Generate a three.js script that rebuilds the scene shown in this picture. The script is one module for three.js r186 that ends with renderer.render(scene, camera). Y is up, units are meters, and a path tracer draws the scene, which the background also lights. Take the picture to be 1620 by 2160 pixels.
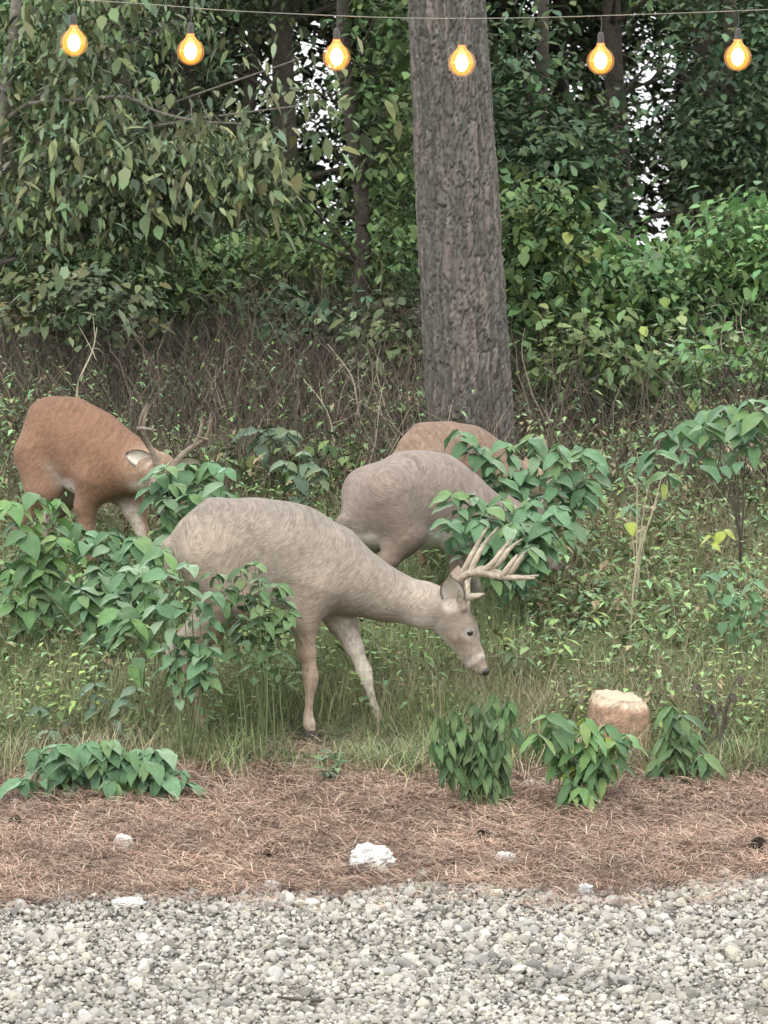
import * as THREE from 'three';
import { mergeGeometries } from 'three/addons/utils/BufferGeometryUtils.js';
import { ImprovedNoise } from 'three/addons/math/ImprovedNoise.js';

// ---------------------------------------------------------------- camera, sky, light, exposure
const FPX = 7200, HORIZON = 560, CAM_H = 2.2;                 // focal length in photo pixels, horizon row, eye height
const PITCH = Math.atan((1080 - HORIZON) / FPX);
const scene = new THREE.Scene();
const camera = new THREE.PerspectiveCamera(2 * Math.atan(1080 / FPX) * 180 / Math.PI, 1620 / 2160, 0.1, 3000);
camera.position.set(0, CAM_H, 0);
camera.rotation.set(-PITCH, 0, 0);
camera.focus = 14; camera.userData.fStop = 13;

const renderer = new THREE.WebGLRenderer({ antialias: true });
renderer.toneMapping = THREE.LinearToneMapping;
renderer.toneMappingExposure = 1.6;
renderer.shadowMap.enabled = true;
renderer.shadowMap.type = THREE.PCFSoftShadowMap;

{ // overcast evening sky
  const W = 128, H = 64, data = new Float32Array(W * H * 4);
  for (let j = 0; j < H; j++) for (let i = 0; i < W; i++) {
    const el = Math.max(0, Math.sin(((j + 0.5) / H - 0.5) * Math.PI));
    const L = 1.20 + 0.80 * el, o = (j * W + i) * 4;
    data[o] = L * 0.99; data[o + 1] = L * 1.0; data[o + 2] = L * 1.01; data[o + 3] = 1;
  }
  const sky = new THREE.DataTexture(data, W, H, THREE.RGBAFormat, THREE.FloatType);
  sky.mapping = THREE.EquirectangularReflectionMapping;
  sky.magFilter = sky.minFilter = THREE.LinearFilter;
  sky.needsUpdate = true;
  scene.background = sky; scene.environment = sky;
}
const sun = new THREE.DirectionalLight(new THREE.Color(1, 0.95, 0.87), 1.3);
sun.position.set(-9, 22, 14); sun.target.position.set(0, 0, -15);
sun.castShadow = true; sun.shadow.radius = 40; sun.shadow.mapSize.set(2048, 2048);
Object.assign(sun.shadow.camera, { left: -16, right: 16, top: 16, bottom: -24, near: 1, far: 90 });
scene.add(sun, sun.target);

// ---------------------------------------------------------------- helpers
function rng(seed) { let s = seed >>> 0; return () => { s = (s + 0x6d2b79f5) | 0; let t = Math.imul(s ^ (s >>> 15), 1 | s); t = (t + Math.imul(t ^ (t >>> 7), 61 | t)) ^ t; return ((t ^ (t >>> 14)) >>> 0) / 4294967296; }; }
const perlin = new ImprovedNoise();
const noise = (x, y = 0, z = 0) => perlin.noise(x + 31.7, y + 17.3, z + 5.1);
const fbm = (x, y, z, n = 4) => { let a = 0.5, s = 0; for (let i = 0; i < n; i++) { s += a * noise(x, y, z); x *= 2.03; y *= 2.03; z *= 2.03; a *= 0.5; } return s; };
const clamp = (v, a = 0, b = 1) => Math.min(b, Math.max(a, v));
const smooth = (a, b, v) => { const t = clamp((v - a) / (b - a)); return t * t * (3 - 2 * t); };
const lerp = (a, b, t) => a + (b - a) * t;
const V = (x, y, z) => new THREE.Vector3(x, y, z);
const col = (r, g, b) => new THREE.Color().setRGB(r, g, b);

const camEuler = new THREE.Euler(-PITCH, 0, 0);
function P(px, py, d) {                                      // photo pixel + distance in front of the camera -> world point
  const v = V((px - 810) / FPX, (1080 - py) / FPX, -1).applyEuler(camEuler);
  v.multiplyScalar(d / -v.z); v.y += CAM_H; return v;
}
const PROFILE = [[-60, 2.25], [5, 2.25], [9.9, 2.2], [11.4, 2.1], [13.2, 1.97], [13.6, 1.92], [14.9, 1.74], [15.9, 1.58], [16.6, 1.44], [18, 1.14], [20, 0.92], [24, 0.68], [30, 0.42], [42, 0.12], [70, 0.05], [3000, 0.0]];
function profile(d) {
  for (let i = 1; i < PROFILE.length; i++) if (d <= PROFILE[i][0]) {
    const [d0, a] = PROFILE[i - 1], [d1, b] = PROFILE[i]; return CAM_H - lerp(a, b, (d - d0) / (d1 - d0));
  }
  return CAM_H;
}
function ground(x, z) {
  const d = -z, near = smooth(60, 30, d);
  const smoothP = (profile(d - 0.35) + 2 * profile(d) + profile(d + 0.35)) / 4;
  return smoothP + near * (0.05 * noise(x * 0.45, 0, z * 0.45) + 0.02 * noise(x * 1.7, 3, z * 1.7)) * smooth(9, 14, d) + 0.012 * noise(x * 2.4, 7, z * 2.4) * near;
}
const onGround = (px, d) => { const x = (px - 810) / FPX * d / Math.cos(PITCH) ; return V(x, ground(x, -d), -d); };
function pixelGround(px, py) {                                // where the ray of a photo pixel meets the ground
  let lo = 6; for (let d = 6; d < 60; d += 0.02) { const p = P(px, py, d); if (p.y <= ground(p.x, p.z)) return p; lo = d; } return P(px, py, lo);
}

const taken = new Map();
function numbered(name) { const n = taken.get(name) || 0; taken.set(name, n + 1); return n ? `${name}_${String(n).padStart(3, '0')}` : name; }
function shade(o) { o.castShadow = true; o.receiveShadow = true; return o; }
function tag(o, label, category, group, kind) { if (label) o.userData.label = label; if (category) o.userData.category = category; if (group) o.userData.group = group; if (kind) o.userData.kind = kind; return o; }
function thing(name, label, category, pos, group) { const g = new THREE.Group(); g.name = numbered(name); g.position.copy(pos); scene.add(g); return tag(g, label, category, group); }
function part(name, geo, mat, parent, kind) { const m = shade(new THREE.Mesh(geo, mat)); m.name = name; parent.add(m); if (kind) m.userData.kind = kind; return m; }

class Mesher {                                                 // collects triangles with vertex colours
  constructor() { this.p = []; this.n = []; this.c = []; this.i = []; this.uv = []; }
  vert(p, n, c, u = 0, v = 0) { this.p.push(p.x, p.y, p.z); this.n.push(n.x, n.y, n.z); this.c.push(c.r, c.g, c.b); this.uv.push(u, v); return this.p.length / 3 - 1; }
  tri(a, b, c) { this.i.push(a, b, c); }
  build(normals) {
    const g = new THREE.BufferGeometry();
    g.setAttribute('position', new THREE.Float32BufferAttribute(this.p, 3)); g.setAttribute('normal', new THREE.Float32BufferAttribute(this.n, 3));
    g.setAttribute('color', new THREE.Float32BufferAttribute(this.c, 3)); g.setAttribute('uv', new THREE.Float32BufferAttribute(this.uv, 2));
    g.setIndex(this.i); if (normals) g.computeVertexNormals(); return g;
  }
}
function tube(points, radii, sides = 6, capped = true) {        // tapered tube through points
  const curve = points.length > 2 ? new THREE.CatmullRomCurve3(points) : new THREE.LineCurve3(points[0], points[1]);
  const n = Math.max(2, (points.length - 1) * 3), pos = [], idx = [], uv = [];
  const up0 = V(0.31, 0.2, 0.93); let prev = null, length = 0;
  for (let k = 0; k <= n; k++) {
    const t = k / n, c = curve.getPoint(t), tan = curve.getTangent(t).normalize();
    const a = V().crossVectors(tan, Math.abs(tan.dot(up0)) > 0.95 ? V(1, 0, 0) : up0).normalize(), b = V().crossVectors(tan, a);
    const f = t * (radii.length - 1), i = Math.min(radii.length - 2, Math.floor(f)), r = lerp(radii[i], radii[i + 1], f - i);
    if (prev) length += prev.distanceTo(c); prev = c;
    for (let s = 0; s <= sides; s++) { const w = s / sides * Math.PI * 2, p = c.clone().addScaledVector(a, Math.cos(w) * r).addScaledVector(b, Math.sin(w) * r); pos.push(p.x, p.y, p.z); uv.push(w * r, length); }
    if (k) for (let s = 0; s < sides; s++) { const o = (k - 1) * (sides + 1) + s, q = o + sides + 1; idx.push(o, o + 1, q, o + 1, q + 1, q); }
  }
  if (capped) for (const k of [0, n]) { const c = curve.getPoint(k / n), m = pos.length / 3; pos.push(c.x, c.y, c.z); uv.push(0, 0); for (let s = 0; s < sides; s++) { const o = k * (sides + 1) + s; k ? idx.push(o, o + 1, m) : idx.push(o + 1, o, m); } }
  const g = new THREE.BufferGeometry(); g.setAttribute('position', new THREE.Float32BufferAttribute(pos, 3)); g.setAttribute('uv', new THREE.Float32BufferAttribute(uv, 2)); g.setIndex(idx); g.computeVertexNormals(); return g;
}
function dataTexture(size, fn, srgb = false) {
  const d = new Uint8Array(size * size * 4);
  for (let j = 0; j < size; j++) for (let i = 0; i < size; i++) { const c = fn(i / size, j / size), o = (j * size + i) * 4; for (let k = 0; k < 3; k++) d[o + k] = clamp(c[k]) * 255; d[o + 3] = 255; }
  const t = new THREE.DataTexture(d, size, size); t.wrapS = t.wrapT = THREE.RepeatWrapping; t.magFilter = THREE.LinearFilter; t.minFilter = THREE.LinearMipmapLinearFilter; if (srgb) t.colorSpace = THREE.SRGBColorSpace; t.needsUpdate = true; return t;
}
const tileNoise = (u, v, f, z) => { // noise that tiles over 0..1
  const a = u * Math.PI * 2, b = v * Math.PI * 2, R = f / 6.283; return fbm(Math.cos(a) * R + z, Math.sin(a) * R + Math.cos(b) * R * 1.3, Math.sin(b) * R * 1.3 + z, 4); };

// ---------------------------------------------------------------- textures and materials
const grainTex = dataTexture(256, (u, v) => { const g = 0.55 + 0.55 * tileNoise(u, v, 30, 1.2) + 0.25 * tileNoise(u, v, 90, 7); return [g, g, g]; });
const stoneTex = dataTexture(256, (u, v) => { const g = 0.80 + 0.40 * tileNoise(u, v, 14, 3) + 0.22 * tileNoise(u, v, 70, 9); return [g, g * 0.99, g * 0.97]; });
const leafTex = dataTexture(256, (u, v) => {                    // u along the leaf, v across: pale veins and mottled green
  const s = Math.abs(v - 0.5) * 2, mid = Math.exp(-Math.pow(s / 0.05, 2)), side = Math.pow(0.5 + 0.5 * Math.cos((u * 9 - s * 2.4) * Math.PI * 2), 14) * smooth(1, 0.5, s);
  const m = 0.84 + 0.45 * tileNoise(u, v, 12, 4) + 0.3 * tileNoise(u, v, 50, 8), k = 0.16 * mid + 0.09 * side; return [m + k * 1.2, m + k, m + k * 0.8]; });
const leafBump = dataTexture(256, (u, v) => { const s = Math.abs(v - 0.5) * 2; const q = 0.5 + 0.5 * Math.cos((u * 9 - s * 2.4) * Math.PI * 2); const h = 0.75 - 0.35 * Math.pow(q, 6) - 0.3 * Math.exp(-Math.pow(s / 0.06, 2)) + 0.2 * tileNoise(u, v, 40, 2); return [h, h, h]; });
const leafMat = (r, g, b, rough = 0.85) => new THREE.MeshPhysicalMaterial({ color: col(r, g, b), map: leafTex, bumpMap: leafBump, bumpScale: 0.0012, roughness: rough, transmission: 0.3, thickness: 0, side: THREE.DoubleSide });
const clumpMat = (r, g, b, through = 0) => new THREE.MeshPhysicalMaterial({ color: col(r, g, b), roughness: 0.92, transmission: through, thickness: 0, side: THREE.DoubleSide, vertexColors: true });
const M = {
  stem: new THREE.MeshStandardMaterial({ color: col(0.085, 0.11, 0.045), roughness: 0.8 }),
  paleStem: new THREE.MeshStandardMaterial({ color: col(0.30, 0.27, 0.19), roughness: 0.9 }),
  darkStem: new THREE.MeshStandardMaterial({ color: col(0.055, 0.045, 0.035), roughness: 0.9 }),
  wood: new THREE.MeshStandardMaterial({ color: col(0.10, 0.085, 0.065), map: grainTex, bumpMap: grainTex, bumpScale: 0.01, roughness: 0.95 }),
  greyWood: new THREE.MeshStandardMaterial({ color: col(0.26, 0.235, 0.20), map: grainTex, bumpMap: grainTex, bumpScale: 0.006, roughness: 0.95 }),
  grass: new THREE.MeshPhysicalMaterial({ color: col(1, 1, 1), vertexColors: true, roughness: 0.95, transmission: 0.25, thickness: 0, side: THREE.DoubleSide }),
  dry: new THREE.MeshStandardMaterial({ color: col(1, 1, 1), vertexColors: true, roughness: 0.9, side: THREE.DoubleSide }),
  gravel: new THREE.MeshStandardMaterial({ color: col(1, 1, 1), map: stoneTex, roughness: 0.92 }),
  rock: new THREE.MeshStandardMaterial({ color: col(0.74, 0.74, 0.73), map: stoneTex, bumpMap: stoneTex, bumpScale: 0.006, roughness: 0.9, vertexColors: true }),
};

// ---------------------------------------------------------------- ground
const gravelEdge = (x) => 11.35 + 0.16 * noise(x * 1.3, 1, 0) + 0.12 * noise(x * 4.1, 2, 0) + 0.15 * x;       // distance where gravel gives way to pine straw
const strawEdge = (x) => 13.20 + 0.25 * noise(x * 1.1, 5, 0) + 0.18 * noise(x * 3.7, 6, 0);                            // ... and straw to grass
{
  const xs = [], ds = [];
  for (let x = -3.2; x <= 3.2001; x += 0.05) xs.push(x);
  for (let s = 0.3, x = 3.2; x < 900; s *= 1.35) { x += s; xs.push(x); xs.unshift(-x); }
  for (let d = 8; d < 20; d += 0.05) ds.push(d);
  for (let d = 20, s = 0.2; d < 1600; d += s, s *= 1.06) ds.push(d);
  for (let d = 8 - 0.5, s = 0.5; d > -200; s *= 1.3, d -= s) ds.unshift(d);
  const m = new Mesher(), up = V(0, 1, 0), nx = xs.length;
  const cG = [0.19, 0.175, 0.15], cS = [0.21, 0.14, 0.105], cE = [0.085, 0.075, 0.045], cF = [0.055, 0.043, 0.033];
  for (const d of ds) for (const x of xs) {
    const y = ground(x, -d) , a = smooth(-0.12, 0.12, d - gravelEdge(x) + 0.15 * noise(x * 9, d * 9, 1)), b = smooth(-0.25, 0.25, d - strawEdge(x) + 0.3 * noise(x * 6, d * 6, 2)), c = smooth(16, 19, d + noise(x, d, 3));
    const t = 0.8 + 0.5 * fbm(x * 5, d * 5, 9) + 0.25 * noise(x * 23, d * 23, 4), k = [0, 1, 2].map((i) => t * lerp(lerp(lerp(cG[i], cS[i], a), cE[i], b), cF[i], c));
    m.vert(V(x, y, -d), up, { r: k[0], g: k[1], b: k[2] }, x / 1.3, d / 1.3);
  }
  for (let j = 0; j + 1 < ds.length; j++) for (let i = 0; i + 1 < nx; i++) { const o = j * nx + i; m.tri(o, o + 1, o + nx); m.tri(o + 1, o + nx + 1, o + nx); }
  const o = part('ground', m.build(true), new THREE.MeshStandardMaterial({ vertexColors: true, map: grainTex, bumpMap: grainTex, bumpScale: 0.02, roughness: 1 }), scene);
  tag(o, 'ground rising from the gravel over a bank into the wood', 'ground', null, 'structure');
}

// ---------------------------------------------------------------- the big pine
function worley(x, y, seed) {
  const X = Math.floor(x), Y = Math.floor(y); let f1 = 9, f2 = 9, id = 0;
  for (let j = -1; j <= 1; j++) for (let i = -1; i <= 1; i++) {
    const h = Math.sin((X + i) * 127.1 + (Y + j) * 311.7 + seed) * 43758.5453, a = h - Math.floor(h), h2 = Math.sin((X + i) * 269.5 + (Y + j) * 183.3 + seed) * 28001.83, b = h2 - Math.floor(h2);
    const d = Math.hypot(X + i + a - x, Y + j + b - y); if (d < f1) { f2 = f1; f1 = d; id = a * 7.13 + b * 3.7; } else if (d < f2) f2 = d;
  }
  return [f1, f2, id - Math.floor(id)];
}
function barkTrunk(axis, radius, height, around, rows, plate, depth, tone, seed) { // axis(t)->Vector3, radius(t)
  const m = new Mesher(), up = V(0, 1, 0);
  for (let j = 0; j <= rows; j++) {
    const t = j / rows, c = axis(t), r0 = radius(t), y = t * height;
    for (let i = 0; i <= around; i++) {
      const w = i / around * Math.PI * 2, s = w * 0.24;
      const wx = s / plate[0] + 0.9 * noise(s * 22, y * 7, seed) + 0.8 * noise(s * 5, y * 1.7, seed + 7), wy = y / plate[1] + 1.0 * noise(s * 9, y * 4, seed + 3);
      const [f1, f2, id] = worley(wx, wy, seed), e = smooth(0.02, 0.17, f2 - f1);
      const [g1, g2] = worley(wx * 2.3 + 5, wy * 2.1, seed + 9), e2 = smooth(0.02, 0.25, g2 - g1);
      const flake = fbm(s * 60, y * 22, seed, 3);
      const r = r0 + depth * (e * (0.75 + 0.5 * id) + 0.28 * e2 + 0.7 * flake - 0.7);
      const v = (0.65 + 0.65 * id) * (1 + 0.9 * fbm(s * 40, y * 14, seed + 2, 4)), li = smooth(0.18, 0.34, fbm(s * 7, y * 3.2, seed + 5, 4)) * 0.6;
      m.vert(V(c.x + Math.cos(w) * r, c.y, c.z + Math.sin(w) * r), up, { r: tone[0] * v * (1 + 0.10 * smooth(0.6, 0.9, id)) + li * 0.05, g: tone[1] * v + li * 0.055, b: tone[2] * v + li * 0.052 }, s, y);
    }
  }
  const k = around + 1;
  for (let j = 0; j < rows; j++) for (let i = 0; i < around; i++) { const o = j * k + i; m.tri(o, o + k, o + 1); m.tri(o + 1, o + k, o + k + 1); }
  return m.build(true);
}
const barkMat = new THREE.MeshStandardMaterial({ vertexColors: true, roughness: 0.95, bumpMap: grainTex, bumpScale: 0.008 });

function leafClump(n, spread, len, wid, droop, seed, flat = 0.7) { // a spray of small leaves: 4 faces each
  const R = rng(seed), m = new Mesher();
  for (let k = 0; k < n; k++) {
    const c = V((R() - 0.5) * 2, (R() - 0.5) * 2 * flat, (R() - 0.5) * 2).multiplyScalar(spread), az = R() * 6.283, el = -droop + (R() - 0.5) * 1.1, L = len * (0.65 + 0.7 * R()), w = wid * (0.7 + 0.6 * R()) / 2;
    const f = V(Math.cos(az) * Math.cos(el), Math.sin(el), Math.sin(az) * Math.cos(el)), s = V(-Math.sin(az), (R() - 0.5) * 0.9, Math.cos(az)).normalize(), u = V().crossVectors(s, f).normalize();
    const tone = 0.6 + 0.8 * R(), cc = { r: tone * (0.85 + 0.45 * R()), g: tone, b: tone * (0.75 + 0.45 * R()) };
    const at = (x, y, z) => m.vert(c.clone().addScaledVector(f, x * L).addScaledVector(s, y * w).addScaledVector(u, z * L), u, cc);
    const b = at(0, 0, 0), l1 = at(0.3, 0.9, 0.04), r1 = at(0.3, -0.9, 0.04), l2 = at(0.62, 0.8, 0.0), r2 = at(0.62, -0.8, 0), mid = at(0.48, 0, -0.03), t = at(1, 0, -0.10);
    m.tri(b, mid, l1); m.tri(b, r1, mid); m.tri(l1, mid, l2); m.tri(r1, r2, mid); m.tri(l2, mid, t); m.tri(mid, r2, t);
  }
  return m.build(true);
}
function needleClump(n, len, seed) {                              // a tuft of pine needles
  const R = rng(seed), m = new Mesher();
  for (let k = 0; k < n; k++) {
    const f = V(R() - 0.5, R() * 0.9 - 0.25, R() - 0.5).normalize(), s = V().crossVectors(f, V(R() - 0.5, R() - 0.5, R() - 0.5)).normalize(), L = len * (0.7 + 0.5 * R()), tone = 0.8 + 0.4 * R(), c = { r: tone, g: tone, b: tone };
    const o = V((R() - 0.5), (R() - 0.5), (R() - 0.5)).multiplyScalar(len * 0.9), n0 = V().crossVectors(f, s);
    m.tri(m.vert(o.clone().addScaledVector(s, 0.006), n0, c), m.vert(o.clone().addScaledVector(s, -0.006), n0, c), m.vert(o.clone().addScaledVector(f, L), n0, c));
  }
  return m.build();
}
function scatter(name, geos, mat, parent, items, kind = 'stuff', mirrorTone = true) { // items: {p, s, q | yaw, c, v}
  const groups = geos.map(() => []);
  for (const it of items) groups[it.v % geos.length].push(it);
  const mat4 = new THREE.Matrix4(), q = new THREE.Quaternion(), made = [];
  groups.forEach((list, g) => {
    if (!list.length) return;
    const im = shade(new THREE.InstancedMesh(geos[g], mat, list.length));
    list.forEach((it, i) => {
      if (it.q) q.copy(it.q); else q.setFromEuler(new THREE.Euler(it.tx || 0, it.yaw || 0, it.tz || 0, 'YXZ'));
      mat4.compose(it.p, q, it.s.isVector3 ? it.s : V(it.s, it.s, it.s)); im.setMatrixAt(i, mat4); im.setColorAt(i, it.c || col(1, 1, 1));
    });
    im.name = g ? `${name}_${String(g).padStart(3, '0')}` : name; im.userData.kind = kind; parent.add(im); made.push(im);
  });
  return made;
}

{
  const base = onGround(1003, 18.0), top = P(945, 0, 18.0), lean = (top.x - base.x) / (top.y - base.y);
  const t = thing('pine_tree', 'large pine tree with furrowed grey bark behind the grazing deer', 'tree', base);
  const H = 4.2, r0 = 0.222;
  part('trunk', barkTrunk((k) => V(lean * k * H, k * H - 0.15, 0.0), (k) => lerp(r0, 0.19, smooth(0, 0.9, k)) + 0.05 * Math.exp(-k * 22), H, 230, 620, [0.025, 0.17], 0.014, [0.087, 0.081, 0.072], 4), barkMat, t);
  const pts = [], rad = []; for (let k = 0; k <= 5; k++) { pts.push(V(lean * (H + k * 1.9) - lean * 0.15, H - 0.2 + k * 1.9, 0.1 * Math.sin(k))); rad.push(lerp(0.185, 0.05, k / 5)); }
  part('upper_trunk', tube(pts, rad, 14), M.wood, t);
  const R = rng(88), items = [];
  for (let k = 0; k < 16; k++) {
    const y = 7 + R() * 6, a = R() * 6.283, L = (14.5 - y) * 0.42 * (0.7 + 0.5 * R()), o = V(lean * y, y, 0), e = o.clone().add(V(Math.cos(a) * L, 0.3 + R() * 0.5, Math.sin(a) * L));
    part('limb', tube([o, o.clone().lerp(e, 0.5).add(V(0, -0.15, 0)), e], [0.05, 0.03, 0.012], 6), M.wood, t);
    for (let q = 0; q < 26; q++) items.push({ p: o.clone().lerp(e, 0.3 + 0.75 * R()).add(V(R() - 0.5, R() - 0.4, R() - 0.5).multiplyScalar(0.7)), s: 1 + R(), yaw: R() * 6.3, v: q, c: col(0.9 + 0.3 * R(), 1, 0.9) });
  }
  const needleMat = new THREE.MeshStandardMaterial({ color: col(0.055, 0.085, 0.03), roughness: 0.7, side: THREE.DoubleSide, vertexColors: true });
  scatter('crown', [needleClump(110, 0.24, 1), needleClump(110, 0.24, 2)], needleMat, t, items);
}

// ---------------------------------------------------------------- the wood behind
const CL = {
  fine: [0, 1, 2].map((k) => leafClump(26, 0.20, 0.075, 0.045, 0.35, 40 + k)),
  mid: [0, 1, 2].map((k) => leafClump(30, 0.24, 0.078, 0.044, 0.45, 50 + k)),
  big: [0, 1, 2].map((k) => leafClump(k === 2 ? 20 : 36, 0.27, k === 2 ? 0.105 : 0.078, k === 2 ? 0.045 : 0.028, 0.75, 60 + k)),
  far: [0, 1, 2].map((k) => leafClump(30, 0.42, 0.13, 0.085, 0.35, 70 + k)),
};
const CM = { dark: clumpMat(0.055, 0.085, 0.042), green: clumpMat(0.08, 0.14, 0.055), grey: clumpMat(0.105, 0.150, 0.082), bright: clumpMat(0.105, 0.205, 0.075, 0.25), blue: clumpMat(0.075, 0.135, 0.072) };
// openings in the leaf wall where the pale evening sky shows between the trees (photo pixel boxes: the direction of each opening)
const GAPS = [[648, 62, 690, 190, 0.9], [660, 150, 722, 186, 0.8], [646, 205, 688, 258, 0.9], [694, 330, 722, 350, 0.9], [694, 395, 722, 448, 0.9], [541, 140, 553, 192, 0.9], [1120, 8, 1150, 48, 0.8], [1150, 60, 1180, 90, 0.5], [1150, 110, 1208, 200, 0.75], [1125, 150, 1150, 185, 0.5], [1357, 400, 1374, 482, 0.95], [1358, 128, 1376, 152, 0.9], [1340, 215, 1352, 236, 0.8], [1365, 254, 1380, 268, 0.8], [1457, 118, 1470, 142, 0.8], [1352, 6, 1368, 24, 0.8], [1372, 405, 1386, 416, 0.8], [36, 272, 44, 286, 0.8], [330, 178, 338, 192, 0.8]];
const inv = camEuler.clone();
function pixelOf(p) { const v = p.clone(); v.y -= CAM_H; const c = Math.cos(PITCH), s = Math.sin(PITCH), y = v.y * c - v.z * s, z = v.y * s + v.z * c; return [810 + FPX * v.x / -z, 1080 - FPX * y / -z, FPX / -z]; }
function open(p, margin) { // is this point in front of one of the openings?
  const [x, y, k] = pixelOf(p), g = margin * k; for (const [x0, y0, x1, y1, a] of GAPS) if (x > x0 - g && x < x1 + g && y > y0 - g && y < y1 + g) return a; return 0; }

function scatterMerged(name, geos, mat, parent, items) {        // the same, joined into one mesh
  let nv = 0, ni = 0; for (const it of items) { const g = geos[it.v % geos.length]; nv += g.attributes.position.count; ni += g.index.count; }
  const p = new Float32Array(nv * 3), n = new Float32Array(nv * 3), c = new Float32Array(nv * 3), ix = new Uint32Array(ni), m = new THREE.Matrix4(), q = new THREE.Quaternion(), a = V(), nm = new THREE.Matrix3(); let o = 0, oi = 0;
  for (const it of items) {
    const g = geos[it.v % geos.length], P0 = g.attributes.position, N0 = g.attributes.normal, C0 = g.attributes.color, I0 = g.index.array;
    q.setFromEuler(new THREE.Euler(it.tx || 0, it.yaw || 0, it.tz || 0, 'YXZ')); m.compose(it.p, q, it.s.isVector3 ? it.s : V(it.s, it.s, it.s)); nm.getNormalMatrix(m);
    for (let k = 0; k < I0.length; k++) ix[oi++] = I0[k] + o;
    for (let k = 0; k < P0.count; k++, o++) { a.fromBufferAttribute(P0, k).applyMatrix4(m); p.set([a.x, a.y, a.z], o * 3); a.fromBufferAttribute(N0, k).applyMatrix3(nm).normalize(); n.set([a.x, a.y, a.z], o * 3); c[o * 3] = C0.getX(k) * it.c.r; c[o * 3 + 1] = C0.getY(k) * it.c.g; c[o * 3 + 2] = C0.getZ(k) * it.c.b; }
  }
  const g = new THREE.BufferGeometry(); g.setAttribute('position', new THREE.BufferAttribute(p, 3)); g.setAttribute('normal', new THREE.BufferAttribute(n, 3)); g.setAttribute('color', new THREE.BufferAttribute(c, 3)); g.setIndex(new THREE.BufferAttribute(ix, 1));
  return part(name, g, mat, parent, 'stuff');
}
let treeSeed = 900;
function woodTree({ name = 'forest_tree', label, cat = 'tree', group, base, h, r = 0.07, lean = [0, 0], crowns, clump = 'mid', mat = 'green', trunkMat = M.wood, tone = 1, gap = 0.3 }) {
  // crowns: [x, y, z (from the base), rx, ry, rz, count]
  const R = rng(treeSeed++), t = thing(name, label, cat, base, group);
  const pts = [], rad = [], N = 6;
  for (let k = 0; k <= N; k++) { const f = k / N; pts.push(V(lean[0] * f * h + (k ? 0.16 * noise(k * 0.9, treeSeed, 0) : 0), f * h - (k ? 0 : 0.1), lean[1] * f * h + (k ? 0.16 * noise(k * 0.9, treeSeed, 5) : 0))); rad.push(r * lerp(1.1, 0.25, Math.pow(f, 0.9))); }
  part('trunk', tube(pts, rad, 9), trunkMat, t);
  const curve = new THREE.CatmullRomCurve3(pts), items = [];
  for (const [cx, cy, cz, rx, ry, rz, n] of crowns) {
    const c = V(cx, cy, cz), from = curve.getPoint(clamp((cy - 0.5) / h, 0.12, 0.92));
    for (let b = 0; b < 2; b++) {
      const e = c.clone().add(V((R() - 0.5) * rx * 1.5, (R() - 0.4) * ry * 1.2, (R() - 0.5) * rz * 1.5));
      part('limb', tube([from, from.clone().lerp(e, 0.5).add(V(0, 0.1 * (R() - 0.2), 0)), e], [r * 0.32, r * 0.16, 0.004], 5), trunkMat, t);
    }
    for (let k = 0; k < n; k++) {
      let p; do { p = V(R() * 2 - 1, R() * 2 - 1, R() * 2 - 1); } while (p.lengthSq() > 1);
      p.multiplyScalar(0.55 + 0.45 * Math.cbrt(p.length()) / Math.max(0.3, 1)); p.set(cx + p.x * rx, cy + p.y * ry, cz + p.z * rz);
      const hole = fbm(p.x * 1.6 + cx, p.y * 1.9, p.z * 1.6 + treeSeed, 2); if (hole < -0.12 && R() < 0.75) continue;
      const a = open(p.clone().add(base), gap); if (a && R() < a + 0.05) continue;
      const w = tone * (0.72 + 0.6 * R()), y = 0.9 + 0.25 * R(); items.push({ p, s: 0.5 + 1.0 * Math.pow(R(), 1.4), yaw: R() * 6.283, tx: (R() - 0.5) * 0.5, tz: (R() - 0.5) * 0.5, v: k, c: col(w * y, w, w * (0.85 + 0.2 * R())) });
    }
  }
  scatter('crown', CL[clump], CM[mat], t, items);
  return t;
}
const at = (px, d, dy = 0) => { const p = onGround(px, d); p.y += dy; return p; };
// height above a tree's base of photo row py at distance d
const hOf = (px, py, d) => P(px, py, d).y - onGround(px, d).y;
const xOf = (px, bx, d) => (px - bx) / FPX * d;
function crownAt(bx, d, px, py, w, hgt, depth, n, dz = 0) { const dd = d - dz; return [xOf(px, 810, dd) - xOf(bx, 810, d), P(px, py, dd).y - onGround(bx, d).y, dz, w / 2 / FPX * dd, hgt / 2 / FPX * dd, depth, n]; }

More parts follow.
